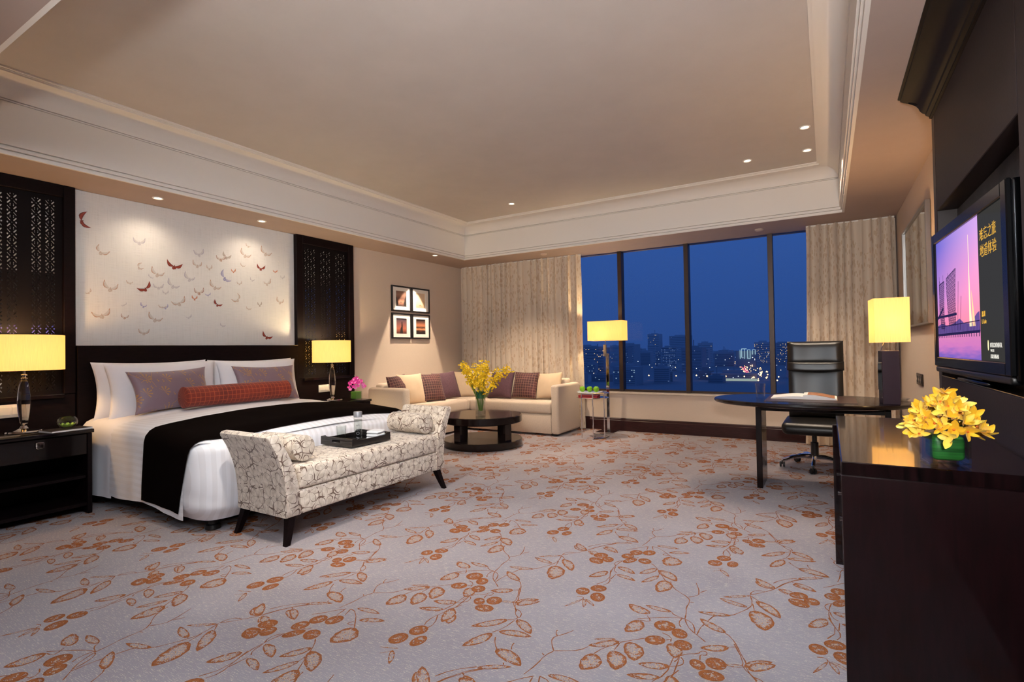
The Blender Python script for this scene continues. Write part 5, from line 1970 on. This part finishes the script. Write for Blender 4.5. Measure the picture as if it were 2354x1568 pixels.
# office chair
cx0, cy0 = -0.13, 5.88
ch = thing('office_chair', 'black leather high-back swivel chair on a chrome star base', 'chair', (cx0, cy0, 0))
M_LEATH = mat('black_leather', (20, 17, 15), 0.36, spec=0.5, bump=(60, 0.08, (1, 1, 1)))
for k in range(5):
    a = radians(-92 + 72 * k)
    d = (cos(a), sin(a))
    P = [(cx0 + d[0] * r, cy0 + d[1] * r, z) for r, z in ((0.03, 0.115), (0.1, 0.118), (0.2, 0.1), (0.285, 0.068))]
    lg = part('star_leg', B().tube(P, [0.024, 0.022, 0.018, 0.015], 10), M_CHROME, ch)
    w = B()
    Mx = Matrix.Translation((cx0 + d[0] * 0.29, cy0 + d[1] * 0.29, 0.0275)) @ Matrix.Rotation(a + 0.5 + k, 4, 'Z') @ Matrix.Rotation(pi / 2, 4, 'X')
    for s in (-1, 1):
        w.lathe([(0.001, s * 0.006), (0.022, s * 0.006), (0.027, s * 0.01), (0.027, s * 0.02), (0.022, s * 0.024), (0.001, s * 0.024)], seg=16, M=Mx)
    w.box(cx0 + d[0] * 0.29 - 0.006, cx0 + d[0] * 0.29 + 0.006, cy0 + d[1] * 0.29 - 0.006, cy0 + d[1] * 0.29 + 0.006, 0.03, 0.066, 0.002)
    part('castor', w, M_BLACK, lg)
part('gas_lift', B().lathe([(0.034, 0.1), (0.034, 0.25), (0.022, 0.255), (0.022, 0.34)], (cx0, cy0, 0), 18), M_BLACK, ch)
part('mechanism', B().box(cx0 - 0.13, cx0 + 0.13, cy0 - 0.17, cy0 + 0.13, 0.335, 0.365, 0.01, 2).tube([(cx0 - 0.26, cy0 - 0.1, 0.35), (cx0 - 0.1, cy0 - 0.1, 0.35)], 0.008).tube([(cx0 + 0.26, cy0 - 0.1, 0.35), (cx0 + 0.1, cy0 - 0.1, 0.35)], 0.008), M_BLACK, ch)
b = B().box(cx0 - 0.265, cx0 + 0.265, cy0 - 0.31, cy0 + 0.2, 0.367, 0.475, 0.045, 5)
b.v = [(p[0] - (0.02 if p[0] > cx0 else -0.02) * max(0, (p[1] - cy0) / 0.2), p[1], p[2] - 0.03 * max(0, (cy0 - 0.2 - p[1]) / 0.11) + 0.012 * max(0, abs(p[0] - cx0) / 0.26) ** 3) for p in b.v]
part('seat', b, M_LEATH, ch)
def back_panel(z0, z1, w, t, y, bulge, round_bottom=0.0, n=14):
    v, f = [], []
    for i in range(n + 1):
        u = -1 + 2 * i / n
        for j in range(n + 1):
            vv = j / n
            z = z0 + (z1 - z0) * vv - round_bottom * (1 - u * u) * (1 - vv) ** 2
            ed = max(0.0, (1 - abs(u) ** 6) * (1 - abs(2 * vv - 1) ** 6)) ** 0.5
            x = cx0 + 0.018 + w / 2 * u
            curve = 0.05 * u * u
            lean_ = (z - 0.45) * 0.12
            v.append((x, y + lean_ - curve - t * 0.5 * ed - bulge * ed * (1 - u * u), z))
    m = len(v)
    for i in range(n + 1):
        u = -1 + 2 * i / n
        for j in range(n + 1):
            p = v[i * (n + 1) + j]
            vv = j / n
            ed = max(0.0, (1 - abs(u) ** 6) * (1 - abs(2 * vv - 1) ** 6)) ** 0.5
            curve = 0.05 * u * u
            v.append((p[0], y + (p[2] - 0.45) * 0.12 - curve + t * 0.5 * ed + 0.002, p[2]))
    for i in range(n):
        for j in range(n):
            a = i * (n + 1) + j
            f += [[a, a + n + 1, a + n + 2, a + 1], [m + a, m + a + 1, m + a + n + 2, m + a + n + 1]]
    for i in range(n):
        for j in (0, n):
            a = i * (n + 1) + j
            f.append([a, a + n + 1, m + a + n + 1, m + a])
    for j in range(n):
        for i in (0, n):
            a = i * (n + 1) + j
            f.append([a, a + 1, m + a + 1, m + a])
    return B().add(v, f)
part('backrest', back_panel(0.47, 0.99, 0.47, 0.07, cy0 + 0.13, 0.02), M_LEATH, ch, ang=60)
part('headrest', back_panel(1.0, 1.232, 0.485, 0.1, cy0 + 0.115, 0.02), M_LEATH, ch, ang=60)
part('headrest_roll', back_panel(0.945, 1.03, 0.49, 0.1, cy0 + 0.1, 0.035, 0.03), M_LEATH, ch, ang=60)
for s in (-1, 1):
    x = cx0 + s * 0.29
    part('armrest', B().tube([(cx0 + s * 0.2, cy0 + 0.13, 0.6), (x, cy0 + 0.1, 0.63), (x, cy0 + 0.02, 0.65)], 0.014, 8).box(x - 0.028, x + 0.028, cy0 - 0.12, cy0 + 0.1, 0.645, 0.672, 0.012, 2), M_BLACK, ch)

# ================================================================== CONSOLE AND TV WALL
PX = 0.56
con = thing('console_cabinet', 'glossy dark wood console below the television, nearest to the viewer', 'cabinet', (0.3, 2.75, 0))
part('worktop', B().box(0.03, PX - 0.004, 2.085, 3.405, 0.758, 0.805, 0.003), M_CONSOLE, con)
part('body', B().box(0.062, PX - 0.006, 2.105, 3.36, 0.0005, 0.757, 0.003), M_CONSOLE, con)
part('end_panel', B().box(0.03, PX - 0.006, 2.087, 2.1045, 0.0005, 0.7575, 0.002), wood('dark_rosewood_end', (24, 6, 8), 0.3, 0.3, 0.3, (8, 8, 1)), con)
part('end_panel', B().box(0.012, PX - 0.006, 3.365, 3.4, 0.0005, 0.7575, 0.002), M_CONSOLE, con)
for k in range(3):
    y0 = 2.112 + k * 0.416
    d = part('door', B().box(0.042, 0.0615, y0, y0 + 0.41, 0.03, 0.752, 0.002), M_CONSOLE, con)
    part('knob', B().tube([(0.042, y0 + 0.37, 0.5), (0.026, y0 + 0.37, 0.5)], [0.005, 0.009], 10), M_CHROME, d)

ov = thing('orchid_vase', 'square glass vase with green leaf and golden orchids on the console', 'flowers', (0.315, 2.165, 0.8055), radians(8))
q = 0.052
vh = 0.104
b = B()
b.box(-q, q, -q, q, 0.0, 0.012, 0.002).box(-q, -q + 0.006, -q, q, 0.012, vh, 0.001).box(q - 0.006, q, -q, q, 0.012, vh, 0.001)
b.box(-q + 0.006, q - 0.006, -q, -q + 0.006, 0.012, vh, 0.001).box(-q + 0.006, q - 0.006, q - 0.006, q, 0.012, vh, 0.001)
part('vase_glass', b, M_VASE2, ov, local=True, smooth=False)
t = NT('banded_leaf')
sp = t.n('SeparateXYZ')
t.l(t.coord((1, 1, 1)), sp.inputs[0])
n = t.noise(t.coord((4, 4, 130)), 1.0, 2)
t.base(t.ramp(n, [(0.35, rgba((22, 82, 34))), (0.6, rgba((52, 132, 54))), (0.75, rgba((104, 180, 96)))]))
M_BAND = t.set(0.4)
part('leaf_wrap', B().box(-q + 0.009, q - 0.009, -q + 0.009, q - 0.009, 0.02, 0.1, 0.016, 3), M_BAND, ov, local=True)
def bigblossom(seed):
    rr = random.Random(seed)
    b = B()
    for k in range(5):
        a = 2 * pi * k / 5 + rr.uniform(-0.12, 0.12)
        p = petal_mesh('p', 0.036 * rr.uniform(0.8, 1.2), 0.02 * rr.uniform(0.8, 1.25), None, rr.uniform(-0.15, 0.7), 6)
        b.add(p.v, p.f, Matrix.Rotation(a, 4, 'Z') @ Matrix.Rotation(-rr.uniform(0.0, 0.8), 4, 'Y') @ Matrix.Rotation(rr.uniform(-0.5, 0.5), 4, 'X'))
    return b
M_GOLD = mat('golden_petal', (250, 190, 34), 0.5, var=(34, 0.16, (1, 1, 1)), sheen=0.2)
M_GOLD2 = mat('pale_golden_petal', (252, 214, 80), 0.5, var=(34, 0.12, (1, 1, 1)), sheen=0.2)
bms = [mesh_of('blossom', bigblossom(k), (M_GOLD, M_GOLD2, M_GOLD)[k % 3]) for k in range(6)]
lipm = mesh_of('lip', B().lathe([(0.001, 0.0), (0.003, 0.002), (0.004, 0.007), (0.002, 0.011), (0.001, 0.012)], seg=8), mat('orange_lip', (232, 128, 44), 0.5))
for k in range(72):
    a, rr = 2.39996 * k, sqrt((k + 0.5) / 72)
    x, y = 0.094 * rr * cos(a) + R.uniform(-0.008, 0.008), 0.086 * rr * sin(a) + R.uniform(-0.008, 0.008)
    h = 0.098 + 0.125 * (1 - rr ** 2.4) * R.uniform(0.75, 1.0) + R.uniform(-0.012, 0.012)
    nrm = Vector((x * 9, y * 9, 0.45)) + Vector((R.uniform(-0.7, 0.5), -0.4 + R.uniform(-0.6, 0.5), R.uniform(-0.3, 0.3)))
    Mx = MW[ov] @ Matrix.Translation((x, y, h)) @ nrm.to_track_quat('Z', 'Y').to_matrix().to_4x4() @ Matrix.Rotation(R.uniform(0, 6), 4, 'Z') @ Matrix.Scale(R.uniform(0.75, 1.1), 4)
    o = inst('blossom', bms[k % 6], ov, Mx)
    if k % 2:
        inst('lip', lipm, o, Mx)
for k in range(10):
    a = 2 * pi * k / 10
    part('stem', B().tube([(0.012 * cos(a), 0.012 * sin(a), 0.09), (0.03 * cos(a), 0.03 * sin(a), 0.12), (0.06 * cos(a), 0.06 * sin(a), 0.135)], 0.002, 5), M_STEM, ov, local=True)

# panelled wall carrying the television
tp = thing('tv_wall_panel', 'tall brown leather wall panelling with a recess and dark cornice', 'wall panel', (0.62, 2.6, 0))
R0, R1, Z0, Z1 = 2.36, 3.86, 1.01, 1.955
PE = 3.95
part('far_stile', B().box(PX, TW - 0.002, R1 + 0.004, PE, 0.0, 2.528, 0.003), mat('panel_edge_wood', (36, 26, 25), 0.4, spec=0.3), tp)
part('upper_panel', B().box(PX, TW - 0.002, R0 + 0.002, R1, Z1 + 0.004, 2.528, 0.003), M_PANEL, tp)
part('lower_panel', B().box(PX, TW - 0.002, R0 + 0.002, R1, 0.0, Z0 - 0.004, 0.003), M_PANEL, tp)
part('near_panel', B().box(PX, TW - 0.002, 0.9, R0 - 0.002, 0.0, 2.528, 0.003), M_PANEL, tp)
part('near_panel', B().box(PX, TW - 0.002, -0.6, 0.896, 0.0, 2.528, 0.003), M_PANEL, tp)
part('recess_back', B().box(TW - 0.04, TW - 0.003, R0 + 0.002, R1, Z0, Z1, 0), mat('charcoal_suede', (58, 54, 54), 0.9, var=(9, 0.25, (1, 1, 1)), bump=(200, 0.4, (1, 1, 1))), tp, smooth=False)
part('recess_shelf', B().box(PX - 0.001, TW - 0.042, R0 + 0.002, R1, Z0 - 0.003, Z0 + 0.001, 0.0005), mat('black_gloss_shelf', (10, 9, 10), 0.15, coat=0.5), tp)
# cornice: cyma profile with a mitred return at the far end
cp = [(0.0, 2.53), (0.012, 2.53), (0.012, 2.54), (0.03, 2.543), (0.034, 2.552), (0.05, 2.556), (0.062, 2.566), (0.07, 2.582), (0.088, 2.594), (0.12, 2.6), (0.15, 2.6), (0.165, 2.604), (0.165, 2.611), (0.178, 2.611), (0.178, SZ - 0.001)]
v, f = [], []
for d, z in cp:
    v += [(PX - d, -0.6, z), (PX - d, PE + d * 0.0 - 0.19 + 0.19 * (1 - d / 0.178) , z)]
for i in range(len(cp) - 1):
    f.append([2 * i, 2 * i + 1, 2 * i + 3, 2 * i + 2])
n = len(v)
v += [(TW - 0.002, -0.6, SZ - 0.001), (TW - 0.002, PE, SZ - 0.001), (TW - 0.002, -0.6, 2.53), (TW - 0.002, PE, 2.53)]
f += [[2 * len(cp) - 2, 2 * len(cp) - 1, n + 1, n], [0, n + 2, n + 3, 1], [n, n + 1, n + 3, n + 2]]
f.append([2 * i + 1 for i in range(len(cp))] + [n + 1, n + 3])
part('cornice', B().add(v, f), wood('cornice_wood', (14, 7, 6), 0.6, 0.0, 0.3, (4, 1, 4), 0.2), tp, ang=40)

# television on a stand inside the recess, turned a little towards the bed
F, N = Vector((0.524, 3.667, 0)), Vector((0.572, 2.60, 0))
TVW = (N - F).length
TVH = 0.615
tv = thing('television', 'large black flat screen television showing a lake sunset page', 'television', (F.x, F.y, Z0 + 0.0015), atan2(N.y - F.y, N.x - F.x))
s0 = 0.11
M_TVB = mat('piano_black', (6, 6, 8), 0.25, spec=0.25, coat=0.1)
part('cabinet', B().box(-0.05, TVW + 0.06, 0.004, 0.05, 0.035, s0 + TVH + 0.055, 0.012, 3), M_TVB, tv, local=True)
b = B()
b.box(-0.05, -0.001, -0.012, 0.006, s0 - 0.05, s0 + TVH + 0.055, 0.004).box(TVW + 0.001, TVW + 0.06, -0.012, 0.006, s0 - 0.05, s0 + TVH + 0.055, 0.004)
b.box(-0.001, TVW + 0.001, -0.012, 0.006, s0 - 0.05, s0 - 0.001, 0.004).box(-0.001, TVW + 0.001, -0.012, 0.006, s0 + TVH + 0.001, s0 + TVH + 0.055, 0.004)
part('bezel', b, M_TVB, tv, local=True)
part('speaker_bar', B().box(-0.04, TVW + 0.05, -0.01, 0.03, 0.028, 0.06, 0.01, 3), M_BLACK, tv, local=True)
part('stand_foot', B().box(0.3, TVW - 0.3, 0.01, 0.065, 0.0, 0.016, 0.006, 2), M_TVB, tv, local=True)
part('stand_neck', B().box(0.42, TVW - 0.42, 0.02, 0.045, 0.016, 0.04, 0.003), M_TVB, tv, local=True)

def screen_mat(name, fn, k=1.0):
    t = NT(name)
    sp = t.n('SeparateXYZ')
    t.l(t.coord((1, 1, 1)), sp.inputs[0])
    c = fn(t, sp)
    e = t.n('Emission')
    if isinstance(c, tuple):
        e.inputs[0].default_value = c
    else:
        t.l(c, e.inputs[0])
    e.inputs[1].default_value = k
    g = t.n('BsdfGlossy')
    g.inputs['Roughness'].default_value = 0.1
    g.inputs[0].default_value = (0.03, 0.03, 0.03, 1)
    a = t.n('AddShader')
    t.l(e.outputs[0], a.inputs[0]); t.l(g.outputs[0], a.inputs[1])
    t.l(a.outputs[0], t.out.inputs[0])
    return t.m
PWD = 0.697 * TVW
def sky_c(t, sp):
    vv = t.math('MULTIPLY', t.math('SUBTRACT', sp.outputs[2], s0), 1 / TVH)
    uu = t.math('MULTIPLY', sp.outputs[0], 1 / PWD)
    left = t.ramp(vv, [(0.2, rgba((226, 120, 150))), (0.5, rgba((170, 120, 190))), (0.95, rgba((96, 92, 184)))])
    right = t.ramp(vv, [(0.2, rgba((244, 130, 140))), (0.5, rgba((236, 142, 180))), (0.95, rgba((190, 150, 210)))])
    return t.mix(uu, left, right)
def sea_c(t, sp):
    vv = t.math('MULTIPLY', t.math('SUBTRACT', sp.outputs[2], s0), 1 / TVH)
    n = t.noise(t.coord((6, 1, 60)), 1.0, 2)
    c = t.ramp(t.math('ADD', vv, t.math('MULTIPLY', t.math('SUBTRACT', n, 0.5), 0.12)), [(0.0, rgba((110, 86, 170))), (0.1, rgba((186, 108, 170))), (0.24, rgba((200, 120, 160)))])
    return c
part('screen_sky', B().box(0, PWD, -0.001, 0.004, s0 + 0.2 * TVH, s0 + TVH, 0), screen_mat('screen_sunset_sky', sky_c), tv, local=True, smooth=False)
part('screen_water', B().box(0, PWD, -0.001, 0.004, s0, s0 + 0.2 * TVH, 0), screen_mat('screen_lake', sea_c), tv, local=True, smooth=False)
part('screen_text_panel', B().box(PWD, TVW, -0.001, 0.004, s0, s0 + TVH, 0), screen_mat('screen_charcoal', lambda t, sp: rgba((48, 47, 45))), tv, local=True, smooth=False)
M_SDK = screen_mat('screen_dark_blue', lambda t, sp: rgba((34, 28, 66)))
M_SHILL = screen_mat('screen_hill', lambda t, sp: rgba((92, 70, 132)))
M_SFT = screen_mat('screen_fountain', lambda t, sp: rgba((255, 226, 186)))
M_SFT2 = screen_mat('screen_fountain_glow', lambda t, sp: rgba((255, 196, 150)))
def SU(u, v): return (u * TVW, s0 + v * TVH)
def lay(poly, d):
    return B().prism([SU(*p) for p in poly], -0.001 - d, -0.001 - d + 0.0003, 'y')
part('screen_hills', lay([(0.0, 0.2), (0.0, 0.27), (0.08, 0.29), (0.2, 0.26), (0.33, 0.285), (0.4, 0.31), (0.47, 0.27), (0.6, 0.26), (0.63, 0.31), (0.66, 0.33), (0.69, 0.34), (0.697, 0.2)], 0.0004), M_SHILL, tv, local=True, smooth=False)
part('screen_fountain', lay([(0.553, 0.24), (0.592, 0.24), (0.579, 0.36), (0.572, 0.5), (0.567, 0.7), (0.565, 0.91), (0.562, 0.91), (0.56, 0.7), (0.557, 0.5)], 0.0008), M_SFT, tv, local=True, smooth=False)
part('screen_fountain_spray', lay([(0.6, 0.24), (0.635, 0.24), (0.62, 0.34), (0.6, 0.46), (0.59, 0.5)], 0.0008), M_SFT2, tv, local=True, smooth=False)
b = B()
pz = -0.0024
def bar(p, q, w):
    p, q = Vector(SU(*p)), Vector(SU(*q))
    d = (q - p).normalized()
    n_ = Vector((-d.y, d.x)) * w / 2
    b.prism([tuple(p + n_), tuple(p - n_), tuple(q - n_), tuple(q + n_)], pz, pz + 0.0003, 'y')
for (u0, u1, v0, v1a, v1b) in ((0.05, 0.15, 0.24, 0.63, 0.645), (0.19, 0.36, 0.26, 0.66, 0.71)):
    nx, ny = (6, 12) if u1 - u0 < 0.12 else (9, 12)
    def node(i, j):
        t = j / ny
        sh = 0.03 * sin(pi * t)
        return (u0 + (u1 - u0) * (0.22 * (1 - t) + (1 - 0.22 * (1 - t) - 0.1 * (1 - t)) * i / nx) - sh * 0.3, v0 + ((v1a + (v1b - v1a) * i / nx) - v0) * t)
    for i in range(nx):
        for j in range(ny):
            bar(node(i, j), node(i + 1, j + 1), 0.0035)
            bar(node(i + 1, j), node(i, j + 1), 0.0035)
    for i in range(nx):
        bar(node(i, ny), node(i + 1, ny), 0.004)
    for j in range(ny):
        bar(node(0, j), node(0, j + 1), 0.004); bar(node(nx, j), node(nx, j + 1), 0.004)
for u in (0.055, 0.13, 0.22):
    bar((u, 0.64), (u, 0.7), 0.003)
for u, t in ((0.06, 0.66), (0.15, 0.3), (0.4, 0.6), (0.44, 0.48)):
    bar((u - 0.03, 0.22), (u, t), 0.004)
bar((0.0, 0.345), (0.36, 0.35), 0.012)
bar((0.0, 0.33), (0.12, 0.42), 0.014)
bar((0.0, 0.19), (0.697, 0.2), 0.012)
bar((0.0, 0.26), (0.697, 0.275), 0.004)
for k in range(34):
    bar((0.01 + 0.0205 * k, 0.2), (0.01 + 0.0205 * k, 0.27), 0.003)
for k in range(20):
    bar((0.02 + 0.035 * k, 0.165), (0.02 + 0.035 * k, 0.195), 0.008)
part('screen_towers_and_pier', b, M_SDK, tv, local=True, smooth=False)
M_TXT = screen_mat('screen_gold_text', lambda t, sp: rgba((226, 172, 62)))
M_TXW = screen_mat('screen_white_text', lambda t, sp: rgba((214, 210, 200)))
def stext(body, u, v, size, m, sx=1.0, name='screen_text'):
    x, z = SU(u, v)
    Mx = MW[tv] @ Matrix.Translation((x, -0.0022, z)) @ Matrix.Rotation(pi / 2, 4, 'X') @ Matrix.Diagonal((sx, 1, 1, 1))
    return text_mesh(name, body, size, m, tv, Mx, thin=0.0007 if size > 0.05 else 0.0)
stext('难忘之旅', 0.722, 0.815, 0.058, M_TXT, 0.9)
stext('地道体验', 0.722, 0.705, 0.058, M_TXT, 0.9)
stext('蠡湖', 0.722, 0.30, 0.026, M_TXT, 0.9)
stext('Li Lake', 0.722, 0.25, 0.026, M_TXT, 0.8)
stext('INTERCONTINENTAL', 0.813, 0.09, 0.026, M_TXW, 0.55)
stext('WUXI', 0.815, 0.06, 0.016, M_TXW)
stext('无锡君来洲际酒店', 0.813, 0.02, 0.018, M_TXW, 0.7)
b = B()
b.prism([SU(0.79 + 0.006 * cos(2 * pi * k / 16), 0.103 + 0.035 * sin(2 * pi * k / 16)) for k in range(16)], -0.0024, -0.002, 'y')
part('screen_logo', b, screen_mat('screen_cream', lambda t, sp: rgba((250, 236, 176))), tv, local=True, smooth=False)

# mirror on the wall beyond the panel
mr_ = thing('wall_mirror', 'framed mirror on the right wall reflecting the curtain', 'mirror', (TW, 5.75, 1.345))
x1 = TW - 0.002
y0, y1, z0, z1 = 5.0, 6.44, 1.345, 2.285
part('mirror_glass', B().box(x1 - 0.02, x1 - 0.008, y0 + 0.012, y1 - 0.012, z0 + 0.012, z1 - 0.012, 0), M_MIRROR, mr_, smooth=False)
b = B()
b.box(x1 - 0.035, x1, y0, y0 + 0.016, z0, z1, 0.003).box(x1 - 0.035, x1, y1 - 0.016, y1, z0, z1, 0.003).box(x1 - 0.035, x1, y0 + 0.016, y1 - 0.016, z0, z0 + 0.016, 0.003).box(x1 - 0.035, x1, y0 + 0.016, y1 - 0.016, z1 - 0.016, z1, 0.003)
part('frame', b, M_STEEL, mr_)
# dark socket plate
sk = thing('socket_plate', 'dark socket plate on the right wall above the desk', 'socket', (TW, 5.75, 0.82))
part('cover', B().box(TW - 0.012, TW - 0.001, 5.6, 5.92, 0.83, 0.93, 0.003, 2), mat('dark_bronze_plate', (58, 48, 42), 0.35, 0.5), sk)
for k in range(3):
    part('socket', B().box(TW - 0.0155, TW - 0.0122, 5.63 + k * 0.095, 5.7 + k * 0.095, 0.85, 0.91, 0.002), M_BLACK, sk)
for k in range(3):
    part('indicator', B().box(TW - 0.0165, TW - 0.0157, 5.66 + k * 0.095, 5.675 + k * 0.095, 0.87, 0.89, 0.0), M_WHITE_P, sk, smooth=False)

# ================================================================== THE CITY BEYOND THE GLASS
GZ = -75.0
CR = random.Random(21)
g = B().box(-6000, 4000, 300, 9000, GZ - 2, GZ, 0)
o = part('city_ground', g, mat('dusk_ground', (136, 138, 146), 0.95), smooth=False)
o['kind'] = 'structure'
M_BLD = [mat('hazed_facade_%d' % k, c, 0.9) for k, c in enumerate(((150, 152, 160), (168, 170, 178), (184, 186, 192), (198, 200, 206)))]
M_LW = [emis('lit_windows_warm', (1.0, 0.72, 0.4), 0.7, True), emis('lit_windows_cool', (0.5, 0.75, 1.0), 0.4, True), emis('lit_windows_dim', (0.25, 0.4, 0.8), 0.3, True)]
M_STREET = emis('street_lamp_glow', (1.0, 0.55, 0.22), 3, True)
M_RED = emis('red_light', (1.0, 0.1, 0.12), 4, True)
M_NEON = emis('white_neon', (0.6, 0.9, 1.0), 0.55, True)


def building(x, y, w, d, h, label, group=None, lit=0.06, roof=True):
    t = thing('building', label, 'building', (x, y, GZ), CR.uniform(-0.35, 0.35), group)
    m = M_BLD[min(3, int((y - 700) / 700 + CR.random()))]  # paler with distance: haze put into the facade colour
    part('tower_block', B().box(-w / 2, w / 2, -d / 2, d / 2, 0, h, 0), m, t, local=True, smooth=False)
    rk = CR.random()
    if roof:
        b = B()
        b.box(-w * 0.25, w * 0.2, -d * 0.3, d * 0.25, h, h + CR.uniform(3, 8), 0)
        if rk > 0.6:
            b.box(-w * 0.02, w * 0.02, -0.8, 0.8, h, h + CR.uniform(10, 22), 0)
        part('roof_structure', b, m, t, local=True, smooth=False)
    b = B()
    rows, cols = int(h / 4.2), max(3, int(w / 4.5))
    col = CR.choice(M_LW)
    for r in range(1, rows):
        for c in range(cols):
            if CR.random() < lit:
                xx = -w / 2 + (c + 0.2) * w / cols
                b.box(xx, xx + w / cols * 0.5, -d / 2 - 0.3, -d / 2, r * 4.2, r * 4.2 + 1.9, 0)
    if b.v:
        o = part('lit_windows', b, col, t, local=True, smooth=False)
        o['kind'] = 'stuff'
    # unlit window bands, slightly recessed tone
    b = B()
    for r in range(1, rows, 1 if h < 60 else 2):
        b.box(-w * 0.46, w * 0.46, -d / 2 - 0.12, -d / 2, r * 4.2 - 0.9, r * 4.2 + 0.5, 0)
    part('window_bands', b, mat('dark_glazing', (120, 124, 134), 0.5), t, local=True, smooth=False)
    return t


GB = 'hazy buildings of the city beyond the window'
def city_label(k, y, w, h, lit):
    pane = ('behind the left curtain', 'left of the first mullion', 'between first and second mullions', 'between second and third mullions', 'right of the third mullion', 'behind the right curtain')[sum(k > q for q in (-0.43, -0.35, -0.22, -0.081, -0.023))]
    size = 'tall' if h > 62 else 'low' if h < 34 else 'mid-height'
    wd = 'broad' if w > 52 else 'slender' if w < 36 else 'square'
    li = 'dark' if lit < 0.03 else 'sparsely lit' if lit < 0.1 else 'brightly lit'
    ds = 'near' if y < 1500 else 'farther' if y < 2300 else 'farthest'
    return '%s %s %s %s city block, %s' % (size, wd, li, ds, pane)


done = []
def free(x, y, w):
    for (a, c, e) in done:
        if abs(a - x) < (w + e) * 0.6 and abs(c - y) < (w + e) * 0.6:
            return False
    done.append((x, y, w))
    return True
n = 0
while n < 80:
    y = 1050 + 2400 * CR.random() ** 1.3
    k = CR.uniform(-0.54, 0.06)
    x = k * y
    w = CR.uniform(22, 58) * (0.8 + y / 4000)
    h = CR.uniform(14, 40) if y < 1500 else CR.uniform(24, 92)
    road = abs(x - (-115 - 0.155 * (y - 1180))) < 60
    if road or not free(x, y, w):
        continue
    lit = CR.choice((0.01, 0.02, 0.05, 0.12))
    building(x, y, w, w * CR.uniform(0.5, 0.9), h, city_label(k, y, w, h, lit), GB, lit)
    n += 1
building(-735, 2600, 60, 40, 142, 'tallest dark tower on the city skyline, left of the middle mullion', None, 0.03)
building(-610, 2600, 95, 50, 130, 'broad slab tower beside the tallest tower on the skyline', None, 0.02)
building(-600, 1500, 62, 40, 78, 'pale apartment tower seen left of the floor lamp', None, 0.1)
building(-425, 1650, 46, 30, 76, 'mid-distance tower with many cool lit windows left of the middle mullion', None, 0.3)
building(-330, 1560, 60, 34, 74, 'tower with banded facade just right of the middle mullion', None, 0.05)
# low illuminated building by the avenue
lo = building(-178, 1240, 92, 30, 17, 'low floodlit building beside the bright avenue', None, 0.0)
part('floodlit_front', B().box(-44, 46, -15.9, -15.3, 0, 5, 0), emis('floodlight_white', (0.8, 0.95, 0.85), 0.3, True), lo, local=True, smooth=False)

# neon outlined signs above the avenue
ns = thing('neon_sign', 'white neon outlines glowing above the bright avenue', 'sign', (-266, 2000, GZ))
b = B()
def rect(x0, x1, z0, z1, th=1.6):
    b.box(x0, x0 + th, -1, 1, z0, z1, 0).box(x1 - th, x1, -1, 1, z0, z1, 0).box(x0, x1, -1, 1, z1 - th, z1, 0).box(x0, x1, -1, 1, z0, z0 + th, 0)
rect(24, 34, 30, 62)
b.box(40, 41.5, -1, 1, 45, 62, 0).box(49, 50.5, -1, 1, 45, 62, 0).box(40, 50.5, -1, 1, 60.5, 62, 0)
b.box(0, 1.5, -1, 1, 30, 62, 0).box(5, 6.5, -1, 1, 34, 66, 0).box(14, 15.5, -1, 1, 30, 66, 0).box(5, 22, -1, 1, 64, 66, 0)
part('neon_tubes', b, M_NEON, ns, local=True, smooth=False)
part('support_block', B().box(-14, 52, 3, 16, 0, 58, 0), M_BLD[1], ns, local=True, smooth=False)

def lights(name, pts, m, label, size):
    b = B()
    for (x, y, z) in pts:
        s = size * CR.uniform(0.6, 1.3)
        v = [(x + s, y, z), (x - s, y, z), (x, y + s, z), (x, y - s, z), (x, y, z + s), (x, y, z - s)]
        b.add(v, [[0, 2, 4], [2, 1, 4], [1, 3, 4], [3, 0, 4], [2, 0, 5], [1, 2, 5], [3, 1, 5], [0, 3, 5]])
    o = single(name, b, m, label, 'city lights', (0, 1500, GZ), smooth=False, kind='stuff')
    return o
pts = []
for k in range(130):
    y = CR.uniform(1150, 2900)
    xc = -115 - 0.155 * (y - 1180)
    pts.append((xc + CR.choice((-1, 1)) * CR.uniform(4, 26) * (1 + (y - 1150) / 2600), y, GZ + CR.uniform(4, 10)))
lights('avenue_lamps', pts, M_STREET, 'dense warm street lamps along the bright avenue', 1.7)
pts = [(-460 + 34 * k + CR.uniform(-8, 8), 1215 + CR.uniform(-15, 15), GZ + 11) for k in range(14)]
lights('street_lamps', pts, emis('street_lamp_row', (1.0, 0.55, 0.22), 4, True), 'row of orange street lamps near the bottom of the window', 1.8)
pts = [(CR.uniform(-0.6, 0.1) * y, y, GZ + CR.uniform(5, 50)) for y in [CR.uniform(1050, 3400) for _ in range(150)]]
lights('scattered_lights', pts, emis('cool_speck', (0.8, 0.9, 1.0), 2.2, True), 'scattered small lights of the far city', 0.9)
pts = [(CR.uniform(-0.6, 0.1) * y, y, GZ + CR.uniform(5, 40)) for y in [CR.uniform(1050, 3000) for _ in range(60)]]
lights('warm_specks', pts, emis('warm_speck', (1.0, 0.7, 0.4), 4, True), 'scattered warm lights of the far city', 1.0)
pts = [(-130 - 0.155 * (y - 1180) + CR.uniform(-6, 6), y, GZ + 2) for y in [1250 + 22 * k for k in range(40)]]
lights('tail_lights', pts, M_RED, 'red tail lights on the avenue', 1.6)
